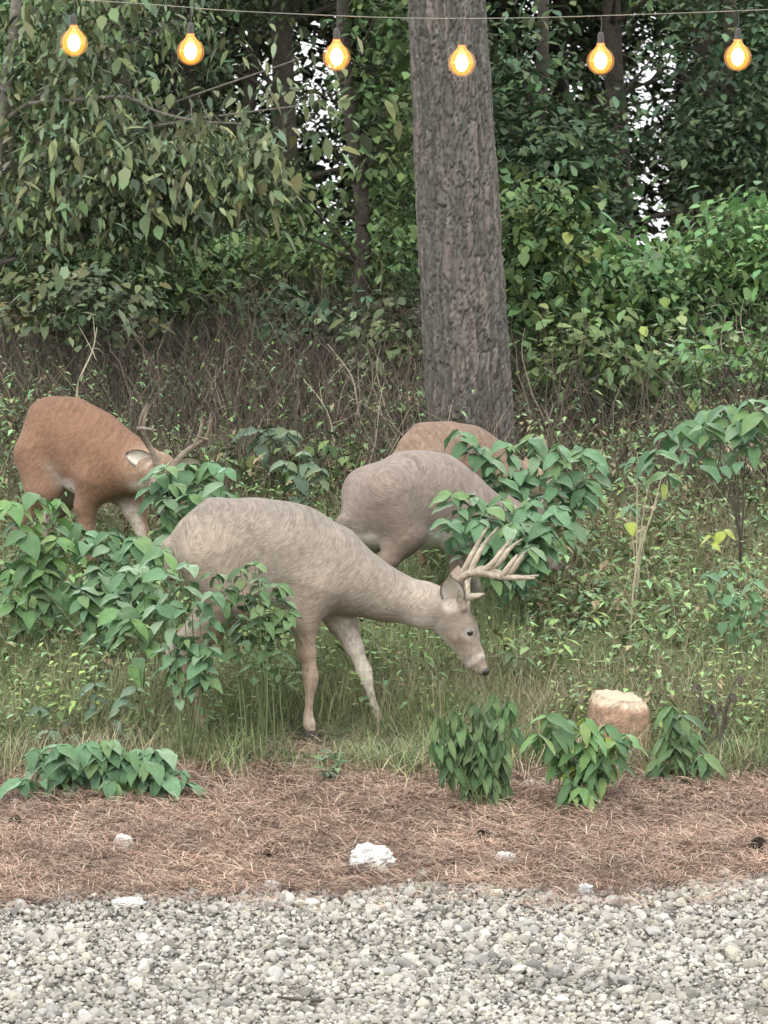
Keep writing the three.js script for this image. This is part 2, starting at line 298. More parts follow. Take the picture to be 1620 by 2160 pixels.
// front rank: the drooping broad-leaved sapling at the left
woodTree({ name: 'understory_tree', label: 'slender leaning tree with pale stem and drooping grey-green leaves behind the reddish buck', base: at(-10, 20.5), h: 5.2, r: 0.05, lean: [0.035, 0], trunkMat: M.greyWood, clump: 'big', mat: 'grey',
  crowns: [crownAt(-10, 20.5, 150, 260, 330, 220, 0.6, 90), crownAt(-10, 20.5, 330, 390, 380, 220, 0.6, 130), crownAt(-10, 20.5, 90, 420, 260, 230, 0.6, 90), crownAt(-10, 20.5, 480, 330, 320, 220, 0.6, 90), crownAt(-10, 20.5, 250, 80, 560, 240, 0.8, 130), crownAt(-10, 20.5, 620, 180, 300, 260, 0.6, 80), [0.5, 6.2, 0, 2.2, 1.3, 1.8, 260]] });
woodTree({ name: 'understory_tree', label: 'small tree with dark straight trunk beside the leaning pale-stemmed tree', base: at(88, 22.5), h: 6.5, r: 0.055, clump: 'mid', mat: 'green',
  crowns: [crownAt(88, 22.5, 120, 540, 260, 200, 0.7, 80), crownAt(88, 22.5, 60, 150, 360, 360, 0.8, 150), crownAt(88, 22.5, 330, 560, 240, 160, 0.6, 55), [0, 6.5, 0, 2.4, 1.5, 2, 260]] });
// middle rank
woodTree({ name: 'understory_tree', label: 'leafy small tree behind the pine, beside the widest sky gap', base: at(740, 24), h: 6, r: 0.06, clump: 'mid', mat: 'green',
  crowns: [crownAt(740, 24, 790, 240, 230, 330, 0.8, 120), crownAt(740, 24, 800, 470, 240, 260, 0.7, 100), crownAt(740, 24, 620, 420, 250, 230, 0.7, 95), crownAt(740, 24, 800, 40, 260, 180, 0.8, 80), [0, 6.5, 0, 2.5, 1.6, 2, 280]] });
woodTree({ name: 'understory_tree', label: 'fine-leaved small tree close behind the large pine', base: at(1130, 25), h: 6, r: 0.06, clump: 'fine', mat: 'blue',
  crowns: [crownAt(1130, 25, 1090, 150, 190, 330, 0.8, 150), crownAt(1130, 25, 1130, 330, 260, 260, 0.9, 190), crownAt(1130, 25, 1260, 300, 260, 240, 0.8, 160), crownAt(1130, 25, 1180, 450, 260, 180, 0.8, 130), [0, 6.5, 0, 2.5, 1.6, 2, 320]] });
woodTree({ name: 'understory_tree', label: 'dense small dark-leaved tree above the bright vine-covered shrub', base: at(1520, 26), h: 6.5, r: 0.07, clump: 'fine', mat: 'blue',
  crowns: [crownAt(1520, 26, 1440, 270, 280, 260, 0.9, 190), crownAt(1520, 26, 1580, 180, 260, 330, 0.9, 190), crownAt(1520, 26, 1560, 360, 260, 130, 0.9, 90), crownAt(1520, 26, 1420, 80, 300, 200, 0.9, 130), [0, 6.5, 0, 2.6, 1.6, 2.2, 320]] });
// rear ranks: a shaded wood of slim trunks, one behind another
{
  const R = rng(5150), label = 'slim dark-trunked tree in the shaded wood behind the clearing', group = 'trees in the shaded wood';
  const spots = [[-60, 30], [250, 29], [395, 33], [615, 31], [860, 32], [1320, 31], [1480, 34], [1700, 30], [40, 38], [320, 41], [520, 39], [760, 42], [1000, 39], [1190, 41], [1420, 43], [1600, 39], [150, 49], [440, 52], [580, 50], [800, 54], [930, 49], [1080, 52], [1250, 55], [1500, 52], [1680, 50], [-40, 55]];
  for (const [px, d] of spots) {
    const k = d / 30, base = at(px, d), c = [];
    for (let q = 0; q < 7; q++) { const y = 0.9 + q * (0.62 + 0.1 * k); c.push([(R() - 0.5) * 1.6 * k, y, (R() - 0.5) * 1.5, 0.95 * k + 0.4 * R(), 0.55 + 0.25 * R(), 1.1, Math.round((d > 45 ? 95 : 62) + 30 * R())]); }
    c.push([0, 8, 0, 3.2, 2.2, 2.8, 300]);
    woodTree({ label, group, base, h: 8, r: 0.09 + 0.07 * R(), lean: [(R() - 0.5) * 0.06, 0], clump: d > 36 ? 'far' : 'mid', mat: R() < 0.55 ? 'dark' : R() < 0.5 ? 'green' : 'blue', crowns: c, gap: 0.33 });
  }
}
// shrubs along the edge of the wood
let shrubSeed = 300;
function shrub(name, label, group, base, blobs, clump, mat, tone = 1) {
  const R = rng(shrubSeed++), t = thing(name, label, 'shrub', base, group), items = [];
  for (const [cx, cy, cz, rx, ry, rz, n] of blobs) {
    for (let s = 0; s < 4; s++) { const e = V(cx + (R() - 0.5) * rx * 1.6, cy + (R() - 0.2) * ry, cz + (R() - 0.5) * rz); part('stem', tube([V((R() - 0.5) * 0.3, -0.05, (R() - 0.5) * 0.3), V(e.x * 0.45 + (R() - 0.5) * 0.2, e.y * 0.6, e.z * 0.5), e], [0.012, 0.008, 0.003], 5), M.wood, t); }
    for (let k = 0; k < n; k++) {
      let p; do { p = V(R() * 2 - 1, R() * 2 - 1, R() * 2 - 1); } while (p.lengthSq() > 1);
      p.set(cx + p.x * rx, cy + p.y * ry, cz + p.z * rz); if (p.y < 0.05) continue;
      if (fbm(p.x * 2.4, p.y * 2.6, p.z * 2.4 + shrubSeed, 2) < -0.1 && R() < 0.8) continue;
      const a = open(p.clone().add(base), 0.2); if (a && R() < a) continue;
      const w = tone * (0.7 + 0.65 * R()), warm = R() < 0.12 ? 1.45 : 0.9 + 0.25 * R(); items.push({ p, s: 0.45 + 0.95 * Math.pow(R(), 1.4), yaw: R() * 6.283, tx: (R() - 0.5) * 0.6, tz: (R() - 0.5) * 0.6, v: k, c: col(w * warm, w * (warm > 1.3 ? 1.15 : 1), w * (0.85 + 0.2 * R())) });
    }
  }
  scatter('foliage', CL[clump], CM[mat], t, items);
}
shrub('edge_shrub', 'wide bright green shrub tangled with vines at the wood edge', null, at(1420, 21), [crownAt(1420, 21, 1540, 590, 280, 240, 0.6, 150), crownAt(1420, 21, 1380, 640, 300, 200, 0.6, 150), crownAt(1420, 21, 1250, 570, 240, 150, 0.5, 90), crownAt(1420, 21, 1440, 740, 320, 150, 0.5, 110), crownAt(1420, 21, 1600, 500, 160, 120, 0.4, 45), crownAt(1420, 21, 1590, 700, 180, 180, 0.5, 60)], 'mid', 'bright', 1.15);
shrub('edge_shrub', 'leafy shrub between the large pine and the vine-covered shrub', null, at(1150, 20), [crownAt(1150, 20, 1140, 600, 170, 160, 0.4, 60), crownAt(1150, 20, 1130, 480, 170, 130, 0.4, 45), crownAt(1150, 20, 1180, 700, 150, 110, 0.35, 25)], 'mid', 'green', 1.05);
shrub('edge_shrub', 'bright green shrub in the wood behind the brown brush', null, at(680, 26), [crownAt(680, 26, 760, 540, 260, 150, 0.6, 110), crownAt(680, 26, 600, 550, 280, 150, 0.6, 110), crownAt(680, 26, 470, 580, 200, 110, 0.5, 60), crownAt(680, 26, 860, 590, 150, 180, 0.5, 55)], 'fine', 'bright', 1.1);
shrub('edge_shrub', 'dull green shrub below the drooping grey-green leaves', null, at(180, 23), [crownAt(180, 23, 200, 610, 330, 130, 0.5, 75), crownAt(180, 23, 20, 560, 200, 160, 0.5, 60), crownAt(180, 23, 420, 620, 200, 110, 0.4, 40)], 'mid', 'green', 0.9);

shrub('brush_shrub', 'sparse dull shrub in the dark brush behind the reddish buck\'s back', null, at(180, 19.6), [crownAt(180, 19.6, 140, 650, 220, 120, 0.4, 30), crownAt(180, 19.6, 260, 640, 160, 90, 0.4, 18)], 'fine', 'grey', 0.8);
shrub('brush_shrub', 'sparse dull shrub in the dark brush above the front buck', null, at(600, 21), [crownAt(600, 21, 600, 660, 160, 70, 0.4, 16), crownAt(600, 21, 720, 680, 120, 60, 0.3, 9)], 'fine', 'blue', 0.95);
shrub('brush_shrub', 'thin dull shrub in the dark brush at the pine\'s foot', null, at(850, 20), [crownAt(850, 20, 850, 690, 130, 130, 0.4, 18)], 'fine', 'grey', 0.85);
shrub('brush_shrub', 'low green shrub between the pine\'s foot and the spreading sapling', null, at(1210, 18.8), [crownAt(1210, 18.8, 1200, 760, 180, 90, 0.35, 26), crownAt(1210, 18.8, 1300, 800, 150, 70, 0.3, 16)], 'fine', 'green', 1.1);
shrub('brush_shrub', 'low green shrub under the bright vine-covered shrub', null, at(1480, 18.9), [crownAt(1480, 18.9, 1450, 800, 240, 80, 0.35, 30), crownAt(1480, 18.9, 1590, 770, 140, 110, 0.35, 24)], 'fine', 'bright', 1.0);
shrub('brush_shrub', 'low green shrub in the brush between reddish buck and dusky deer', null, at(640, 17.6), [crownAt(640, 17.6, 620, 975, 160, 60, 0.3, 16), crownAt(640, 17.6, 540, 1000, 120, 60, 0.3, 10)], 'fine', 'green', 1.0);
// ---------------------------------------------------------------- deer
// Bones are tapered capsules joined by a smooth minimum; the field is meshed by surface nets into one continuous body.
function meshField(field, box, cell) {
  const [x0, y0, z0, x1, y1, z1] = box, nx = Math.ceil((x1 - x0) / cell) + 1, ny = Math.ceil((y1 - y0) / cell) + 1, nz = Math.ceil((z1 - z0) / cell) + 1;
  const f = new Float32Array(nx * ny * nz), id = (i, j, k) => (k * ny + j) * nx + i;
  // coarse pass: skip blocks far from the surface
  const B = 6;
  for (let k = 0; k < nz; k += B) for (let j = 0; j < ny; j += B) for (let i = 0; i < nx; i += B) {
    const d = field(x0 + (i + B / 2) * cell, y0 + (j + B / 2) * cell, z0 + (k + B / 2) * cell), far = Math.abs(d) > B * cell * 1.6;
    for (let c = k; c < Math.min(k + B, nz); c++) for (let b = j; b < Math.min(j + B, ny); b++) for (let a = i; a < Math.min(i + B, nx); a++) f[id(a, b, c)] = far ? d : field(x0 + a * cell, y0 + b * cell, z0 + c * cell);
  }
  const vid = new Int32Array(nx * ny * nz).fill(-1), pos = [], idx = [], e = [[0, 1], [0, 2], [0, 4], [1, 3], [1, 5], [2, 3], [2, 6], [3, 7], [4, 5], [4, 6], [5, 7], [6, 7]];
  for (let k = 0; k + 1 < nz; k++) for (let j = 0; j + 1 < ny; j++) for (let i = 0; i + 1 < nx; i++) {
    const v = []; let mask = 0; for (let c = 0; c < 8; c++) { v[c] = f[id(i + (c & 1), j + ((c >> 1) & 1), k + (c >> 2))]; if (v[c] < 0) mask |= 1 << c; }
    if (mask === 0 || mask === 255) continue;
    let n = 0, sx = 0, sy = 0, sz = 0;
    for (const [a, b] of e) if ((v[a] < 0) !== (v[b] < 0)) { const t = v[a] / (v[a] - v[b]); sx += lerp(a & 1, b & 1, t); sy += lerp((a >> 1) & 1, (b >> 1) & 1, t); sz += lerp(a >> 2, b >> 2, t); n++; }
    vid[id(i, j, k)] = pos.length / 3; pos.push(x0 + (i + sx / n) * cell, y0 + (j + sy / n) * cell, z0 + (k + sz / n) * cell);
  }
  const quad = (a, b, c, d, flip) => { if (a < 0 || b < 0 || c < 0 || d < 0) return; flip ? idx.push(a, c, b, a, d, c) : idx.push(a, b, c, a, c, d); };
  for (let k = 1; k + 1 < nz; k++) for (let j = 1; j + 1 < ny; j++) for (let i = 1; i + 1 < nx; i++) {
    const s = f[id(i, j, k)] < 0;
    if (s !== f[id(i + 1, j, k)] < 0) quad(vid[id(i, j - 1, k - 1)], vid[id(i, j, k - 1)], vid[id(i, j, k)], vid[id(i, j - 1, k)], !s);
    if (s !== f[id(i, j + 1, k)] < 0) quad(vid[id(i - 1, j, k - 1)], vid[id(i - 1, j, k)], vid[id(i, j, k)], vid[id(i, j, k - 1)], !s);
    if (s !== f[id(i, j, k + 1)] < 0) quad(vid[id(i - 1, j - 1, k)], vid[id(i, j - 1, k)], vid[id(i, j, k)], vid[id(i - 1, j, k)], !s);
  }
  return { pos, idx };
}
const furTex = dataTexture(512, (u, v) => { const n = noise(u * 17, v * 120, 3) + 0.7 * noise(u * 40, v * 210, 8) + 0.5 * noise(u * 7, v * 30, 5), k = 0.84 + 0.32 * n; return [k, k, k]; });
furTex.wrapS = furTex.wrapT = THREE.MirroredRepeatWrapping;
const furMat = new THREE.MeshStandardMaterial({ vertexColors: true, map: furTex, bumpMap: furTex, bumpScale: 0.0016, roughness: 0.95 });
const hairMat = new THREE.MeshStandardMaterial({ vertexColors: true, roughness: 0.9, side: THREE.DoubleSide });
const eyeMat = new THREE.MeshPhysicalMaterial({ color: col(0.012, 0.009, 0.007), roughness: 0.12, clearcoat: 1 });
const noseMat = new THREE.MeshStandardMaterial({ color: col(0.018, 0.016, 0.015), roughness: 0.45 });
const hoofMat = new THREE.MeshStandardMaterial({ color: col(0.035, 0.03, 0.026), roughness: 0.6 });
const antlerMat = new THREE.MeshStandardMaterial({ color: col(0.50, 0.43, 0.33), map: grainTex, bumpMap: grainTex, bumpScale: 0.004, roughness: 0.75 });

const darkAntler = antlerMat.clone(); darkAntler.color = col(0.30, 0.24, 0.185);
function makeDeer({ name, label, group, pos, yaw = 0, slope = 0, scale = 1, coat, buck, neck, head, legs, torso, cell = 0.010, seed = 1, antlers, antlerSize = 1, horn = antlerMat }) {
  const t = thing(name, label, 'deer', pos, group); t.rotation.set(0, yaw, 0); t.scale.setScalar(scale);
  const R = rng(seed * 77 + 5), bones = [];                                                // {a,b,ra,rb,k,lat,id}
  const bone = (id, a, b, ra, rb, k = 0.05, lat = 1) => bones.push({ id, a: V(...a), d: V(b[0] - a[0], b[1] - a[1], b[2] - a[2]), ra, rb, k, lat });
  const T = torso || [[-0.25, 0.80, 0.098], [-0.19, 0.818, 0.150], [-0.04, 0.80, 0.168], [0.09, 0.752, 0.196], [0.22, 0.70, 0.188]];
  for (let i = 0; i + 1 < T.length; i++) bone('torso', [T[i][0], T[i][1], 0], [T[i + 1][0], T[i + 1][1], 0], T[i][2], T[i + 1][2], 0.06, 1.32);
  for (let i = 0; i + 1 < neck.length; i++) bone('neck', neck[i].slice(0, 3), neck[i + 1].slice(0, 3), neck[i][3], neck[i + 1][3], 0.05, 1.0);
  // head frame
  const H0 = V(...head.poll), F = V(...head.fwd).normalize(), U = V(...head.up).addScaledVector(F, -V(...head.up).dot(F)).normalize(), S = V().crossVectors(F, U).normalize();
  const hp = (x, y, z = 0) => H0.clone().addScaledVector(F, x).addScaledVector(U, y).addScaledVector(S, z);
  const hb = (id, a, b, ra, rb, k) => { const p = hp(...a), q = hp(...b); bone(id, p.toArray(), q.toArray(), ra, rb, k); };
  hb('head', [0.01, -0.005], [0.09, -0.005], 0.066, 0.058, 0.035);
  hb('head', [0.09, 0.0], [0.20, -0.022], 0.053, 0.036, 0.03);
  hb('muzzle', [0.20, -0.024], [0.256, -0.032], 0.035, 0.029, 0.02);
  hb('jaw', [0.035, -0.05], [0.215, -0.052], 0.043, 0.022, 0.03);
  for (const s of [-1, 1]) { hb('head', [0.085, 0.026, 0.034 * s], [0.105, 0.022, 0.036 * s], 0.024, 0.022, 0.02); hb('cheek', [0.04, -0.03, 0.028 * s], [0.09, -0.03, 0.026 * s], 0.036, 0.03, 0.03); }
  for (const L of legs) for (let i = 0; i + 1 < L.length; i++) bone(i === 0 ? 'thigh' : i < L.length - 2 ? 'leg' : 'shank', L[i].slice(0, 3), L[i + 1].slice(0, 3), L[i][3], L[i + 1][3], i === 0 ? 0.06 : 0.022, 1);
  const tl = T[0]; bone('tail', [tl[0] - 0.07, tl[1] + 0.05, 0], [tl[0] - 0.125, tl[1] - 0.02, 0], 0.032, 0.036, 0.03); bone('tail', [tl[0] - 0.125, tl[1] - 0.02, 0], [tl[0] - 0.135, tl[1] - 0.14, 0.0], 0.036, 0.018, 0.02);
  const dist = (b, x, y, z) => { const px = x - b.a.x, py = y - b.a.y, pz = (z - b.a.z), q = b.d, zz = pz * b.lat; let h = (px * q.x + py * q.y + zz * q.z) / (q.x * q.x + q.y * q.y + q.z * q.z); h = h < 0 ? 0 : h > 1 ? 1 : h; const dx = px - q.x * h, dy = py - q.y * h, dz = zz - q.z * h; return Math.sqrt(dx * dx + dy * dy + dz * dz) - lerp(b.ra, b.rb, h); };
  const field = (x, y, z) => { let d = 1e3; for (const b of bones) { const e = dist(b, x, y, z), k = b.k, w = Math.max(k - Math.abs(d - e), 0) / k; d = Math.min(d, e) - w * w * k * 0.25; } return Math.abs(d) < 0.03 && y > 0.3 ? d + 0.005 * noise(x * 8 + seed, y * 8, z * 8) : d; };
  const box = [1e3, 1e3, 1e3, -1e3, -1e3, -1e3];
  for (const b of bones) for (const [p, r] of [[b.a, b.ra], [b.a.clone().add(b.d), b.rb]]) { box[0] = Math.min(box[0], p.x - r - 0.04); box[1] = Math.min(box[1], p.y - r - 0.03); box[2] = Math.min(box[2], p.z - r - 0.04); box[3] = Math.max(box[3], p.x + r + 0.04); box[4] = Math.max(box[4], p.y + r + 0.04); box[5] = Math.max(box[5], p.z + r + 0.04); }
  const { pos: vp, idx } = meshField(field, box, cell);
  // colours: the coat's own markings
  const white = [0.66, 0.62, 0.56];
  const mix = (a, b, k) => [0, 1, 2].map((i) => lerp(a[i], b[i], k));
  function colour(x, y, z) {
    let bd = 1e9; const es = bones.map((b) => { const e = dist(b, x, y, z); if (e < bd) bd = e; return e; }), out = [0, 0, 0]; let ws = 0;
    bones.forEach((b, i) => { const w = Math.exp(-(es[i] - bd) / 0.022); if (w < 0.02) return; const c = colourOf(b, x, y, z); ws += w; for (let k = 0; k < 3; k++) out[k] += c[k] * w; });
    const g = 1 + 0.10 * fbm(x * 7, y * 7, z * 7 + seed, 3) + 0.20 * noise(x * 40, y * 40, z * 40) + 0.16 * (R() - 0.5);
    return out.map((v) => v / ws * g);
  }
  function colourOf(best, x, y, z) {
    const n1 = 1; // 1 + 0.16 * fbm(x * 7, y * 7, z * 7 + seed, 3) + 0.14 * noise(x * 60, y * 60, z * 60);
    let c = coat.base, id = best.id;
    if (id === 'torso' || id === 'neck') {
      const d = best.d, h = clamp(((x - best.a.x) * d.x + (y - best.a.y) * d.y) / (d.x * d.x + d.y * d.y)), cy = best.a.y + d.y * h, r = lerp(best.ra, best.rb, h), v = (y - cy) / r;
      c = mix(c, coat.back, smooth(0.55, 0.95, v + 0.1 * noise(x * 9, z * 9, 1)));
      if (id === 'torso' && x < 0.16) c = mix(c, white, smooth(-0.48, -0.78, v + 0.08 * noise(x * 12, z * 12, 2)));
      if (id === 'neck') { const k = H0.distanceTo(V(x, y, z)); c = mix(c, white, smooth(-0.35, -0.8, v) * smooth(0.26, 0.12, k)); c = mix(c, coat.pale, 0.5 * smooth(0.3, 0.1, k)); }
    } else if (id === 'thigh' || id === 'leg' || id === 'shank') {
      const cz = best.a.z + best.d.z * 0.5, inner = (z - cz) * Math.sign(cz) / best.ra; c = mix(coat.base, coat.leg, id === 'thigh' ? 0.2 : 0.8); c = mix(c, white, smooth(-0.1, -0.7, inner) * (id === 'thigh' ? 0.5 * smooth(0.62, 0.52, y) : 0.6)); if (y < 0.12) c = mix(c, coat.pale, 0.5);
    } else if (id === 'tail') { c = x > tl[0] - 0.11 && y < tl[1] - 0.03 ? mix(coat.base, white, 0.4) : coat.base; }
    else {
      const q = V(x, y, z).sub(H0), hx = q.dot(F), hy = q.dot(U), hz = Math.abs(q.dot(S));
      c = mix(coat.base, coat.face, 0.7); if (id === 'jaw') c = mix(c, white, smooth(-0.055, -0.085, hy)); c = mix(c, white, 0.3 * smooth(0.034, 0.02, Math.hypot(hx - 0.12, hy - 0.018)) * smooth(0.03, 0.045, hz));
      c = mix(c, white, 0.8 * smooth(0.04, 0.02, Math.hypot(hx + 0.015, hy - 0.02)) * smooth(0.03, 0.05, hz));
      c = mix(c, white, 0.35 * smooth(0.19, 0.21, hx) * smooth(0.235, 0.222, hx)); c = mix(c, coat.dark, smooth(0.02, 0.05, hy) * smooth(0.02, 0.05, hx) * smooth(0.12, 0.08, hx) * smooth(0.04, 0.02, hz) * 0.7);
    }
    return c;
  }
  const g = new THREE.BufferGeometry(), nv = vp.length / 3, cols = new Float32Array(vp.length), uvs = new Float32Array(nv * 2), nor = new Float32Array(vp.length);
  for (let i = 0; i < nv; i++) {
    const x = vp[i * 3], y = vp[i * 3 + 1], z = vp[i * 3 + 2], e = 0.004, c = colour(x, y, z), n = V(field(x + e, y, z) - field(x - e, y, z), field(x, y + e, z) - field(x, y - e, z), field(x, y, z + e) - field(x, y, z - e)).normalize();
    cols.set(c, i * 3); nor.set([n.x, n.y, n.z], i * 3); const a = smooth(0.56, 0.44, y); uvs[i * 2] = 2.3 * lerp(x * 0.88 + y * 0.47, y, a); uvs[i * 2 + 1] = 2.3 * lerp(-x * 0.47 + y * 0.88 + z * 0.9, x + z, a);
  }
  g.setAttribute('position', new THREE.Float32BufferAttribute(vp, 3)); g.setAttribute('normal', new THREE.BufferAttribute(nor, 3)); g.setAttribute('color', new THREE.BufferAttribute(cols, 3)); g.setAttribute('uv', new THREE.BufferAttribute(uvs, 2)); g.setIndex(idx);
  part('body', g, furMat, t);
  for (const s of [-1, 1]) {
    const eye = part('eye', new THREE.SphereGeometry(0.0175, 14, 10), eyeMat, t); eye.position.copy(hp(0.112, 0.020, 0.0450 * s));
    // cupped ear
    const m = new Mesher(), E = head.ears?.[s < 0 ? 0 : 1] || [-0.55, 0.55, 0.75], dir = V().addScaledVector(F, E[0]).addScaledVector(U, E[1]).addScaledVector(S, E[2] * s).normalize(), face = V().addScaledVector(S, s * 0.65).addScaledVector(F, 0.45).addScaledVector(U, -0.3 + (E[3] || 0)), o = hp(-0.012, 0.032, 0.052 * s);
    face.addScaledVector(dir, -face.dot(dir)).normalize(); const side = V().crossVectors(dir, face).normalize(), LN = 0.155, rows = 9, across = 8;
    for (const layer of [0, 1]) for (let j = 0; j <= rows; j++) for (let i = 0; i <= across; i++) {
      const v = j / rows, w = (0.020 + 0.030 * Math.sin(Math.PI * Math.min(1, v * 0.92 + 0.10))) * (v > 0.75 ? Math.sqrt(Math.max(0.02, 1 - Math.pow((v - 0.75) / 0.26, 2))) : 1), q = i / across * 2 - 1, cup = (1 - q * q) * 0.026 * (1 - v * 0.4);
      const p = o.clone().addScaledVector(dir, v * LN).addScaledVector(side, q * w).addScaledVector(face, -cup + (layer ? -0.004 : 0.0));
      const edge = Math.abs(q) > 0.85 || v > 0.93, cc = layer ? coat.face.map((k) => k * 0.85) : edge ? coat.dark : mix(white, [0.5, 0.40, 0.36], 0.35 * (1 - Math.abs(q))); const k = 0.9 + 0.2 * R(); m.vert(p, face, { r: cc[0] * k, g: cc[1] * k, b: cc[2] * k });
    }
    const w = across + 1; for (const layer of [0, 1]) for (let j = 0; j < rows; j++) for (let i = 0; i < across; i++) { const q = layer * (rows + 1) * w + j * w + i; layer ? (m.tri(q, q + 1, q + w), m.tri(q + 1, q + w + 1, q + w)) : (m.tri(q, q + w, q + 1), m.tri(q + 1, q + w, q + w + 1)); }
    part('ear', m.build(true), hairMat, t);
  }
  { const n = new THREE.SphereGeometry(0.021, 14, 10); n.scale(1, 0.85, 1.1); const o = part('nose', n, noseMat, t); o.position.copy(hp(0.274, -0.024)); o.quaternion.setFromRotationMatrix(new THREE.Matrix4().makeBasis(F, U, S)); }
  for (const L of legs) { const e = L[L.length - 1]; const s = new THREE.Shape(); s.moveTo(-0.03, 0); s.lineTo(0.045, 0); s.lineTo(0.015, 0.05); s.lineTo(-0.022, 0.05); s.closePath(); const h2 = []; for (const q of [-1, 1]) { const g2 = new THREE.ExtrudeGeometry(s, { depth: 0.014, bevelEnabled: true, bevelSize: 0.004, bevelThickness: 0.004, bevelSegments: 2 }); g2.translate(0, 0, -0.007 + q * 0.012); h2.push(g2); } const o = part('hoof', mergeGeometries(h2), hoofMat, t); o.position.set(e[0], e[1] - 0.022, e[2]); }
  if (antlers) for (const s of [-1, 1]) {
    const A = antlers(s), gs = [];
    A.forEach((pts, i) => { const q = pts.map((p) => hp(p[0], p[1], p[2] * s)); gs.push(tube(q, (i ? [0.0145, 0.0125, 0.0095, 0.0035] : [0.023, 0.019, 0.0175, 0.016, 0.0125, 0.0045]).map((k) => k * antlerSize), 9)); });
    part('antler', mergeGeometries(gs), horn, t);
  }
  return t;
}
const STAND_LEGS = [
  [[0.20, 0.63, 0.085, 0.105], [0.155, 0.50, 0.102, 0.060], [0.165, 0.37, 0.10, 0.039], [0.176, 0.305, 0.10, 0.028], [0.182, 0.272, 0.10, 0.033], [0.180, 0.235, 0.10, 0.024], [0.172, 0.12, 0.10, 0.018], [0.176, 0.085, 0.10, 0.024], [0.188, 0.03, 0.10, 0.022]],
  [[0.24, 0.60, -0.085, 0.10], [0.305, 0.475, -0.095, 0.058], [0.352, 0.37, -0.097, 0.039], [0.380, 0.305, -0.10, 0.028], [0.394, 0.272, -0.10, 0.033], [0.405, 0.235, -0.10, 0.024], [0.436, 0.12, -0.10, 0.018], [0.448, 0.085, -0.10, 0.024], [0.463, 0.03, -0.10, 0.022]],
  [[-0.21, 0.74, 0.075, 0.136], [-0.145, 0.56, 0.112, 0.094], [-0.225, 0.455, 0.117, 0.052], [-0.305, 0.385, 0.12, 0.034], [-0.322, 0.352, 0.12, 0.037], [-0.305, 0.30, 0.12, 0.026], [-0.262, 0.13, 0.12, 0.020], [-0.25, 0.09, 0.12, 0.025], [-0.235, 0.03, 0.12, 0.022]],
  [[-0.21, 0.74, -0.075, 0.136], [-0.18, 0.56, -0.112, 0.094], [-0.275, 0.455, -0.117, 0.052], [-0.36, 0.385, -0.12, 0.034], [-0.375, 0.352, -0.12, 0.037], [-0.37, 0.30, -0.12, 0.026], [-0.36, 0.13, -0.12, 0.020], [-0.355, 0.09, -0.12, 0.025], [-0.34, 0.03, -0.12, 0.022]],
];
for (const L of STAND_LEGS) for (let k = 2; k < L.length; k++) L[k][3] *= k === 2 ? 0.9 : 0.86;
const greyCoat = { base: [0.238, 0.203, 0.166], back: [0.20, 0.174, 0.149], pale: [0.42, 0.36, 0.30], leg: [0.33, 0.245, 0.18], face: [0.24, 0.19, 0.15], dark: [0.06, 0.045, 0.035] };
const redCoat = { base: [0.198, 0.107, 0.064], back: [0.17, 0.09, 0.054], pale: [0.42, 0.31, 0.22], leg: [0.22, 0.14, 0.095], face: [0.12, 0.085, 0.065], dark: [0.05, 0.035, 0.028] };
const duskCoat = { base: [0.205, 0.165, 0.14], back: [0.225, 0.185, 0.16], pale: [0.36, 0.31, 0.27], leg: [0.21, 0.155, 0.12], face: [0.2, 0.16, 0.13], dark: [0.05, 0.04, 0.03] };
const tanCoat = { base: [0.21, 0.145, 0.105], back: [0.19, 0.13, 0.095], pale: [0.50, 0.38, 0.24], leg: [0.27, 0.19, 0.13], face: [0.2, 0.15, 0.11], dark: [0.05, 0.04, 0.03] };

{ // the grazing buck in front
  const base = onGround(560, 13.6);
  makeDeer({ name: 'buck', label: 'grey-tan buck with forked antlers grazing with its head down in the grass', group: null, pos: base, coat: greyCoat, seed: 3, cell: 0.009,
    neck: [[0.27, 0.69, 0, 0.155], [0.36, 0.645, 0.005, 0.126], [0.49, 0.59, 0.01, 0.097], [0.64, 0.55, 0.02, 0.083], [0.735, 0.53, 0.025, 0.076]],
    head: { poll: [0.74, 0.53, 0.03], fwd: [0.56, -0.81, 0.12], up: [0.815, 0.58, 0.10], ears: [[-0.75, 0.50, 0.40], [-0.65, 0.45, 0.75]] }, legs: STAND_LEGS,
    antlers: (s) => { const f = s > 0 ? 1 : 0.96, j = s > 0 ? 0 : 0.018; return [
      [[0.025, 0.045, 0.036], [-0.03, 0.085, 0.06], [-0.078, 0.122, 0.10], [-0.068, 0.185, 0.135], [0.012 + j, 0.268, 0.14], [0.085 * f, 0.362, 0.085]],
      [[-0.078, 0.12, 0.10], [-0.11, 0.175, 0.118], [-0.145, 0.24, 0.125], [-0.19 + j, 0.335, 0.12]],
      [[-0.055, 0.20, 0.136], [-0.055, 0.26, 0.145], [-0.075, 0.32, 0.145], [-0.095 + j, 0.385, 0.135]],
      [[0.005, 0.262, 0.14], [-0.005, 0.30, 0.142], [-0.02, 0.34, 0.138], [-0.03, 0.365, 0.13]],
      [[-0.02, 0.075, 0.055], [0.0, 0.10, 0.06], [0.012, 0.125, 0.06], [0.02, 0.145, 0.056]]]; } });
}
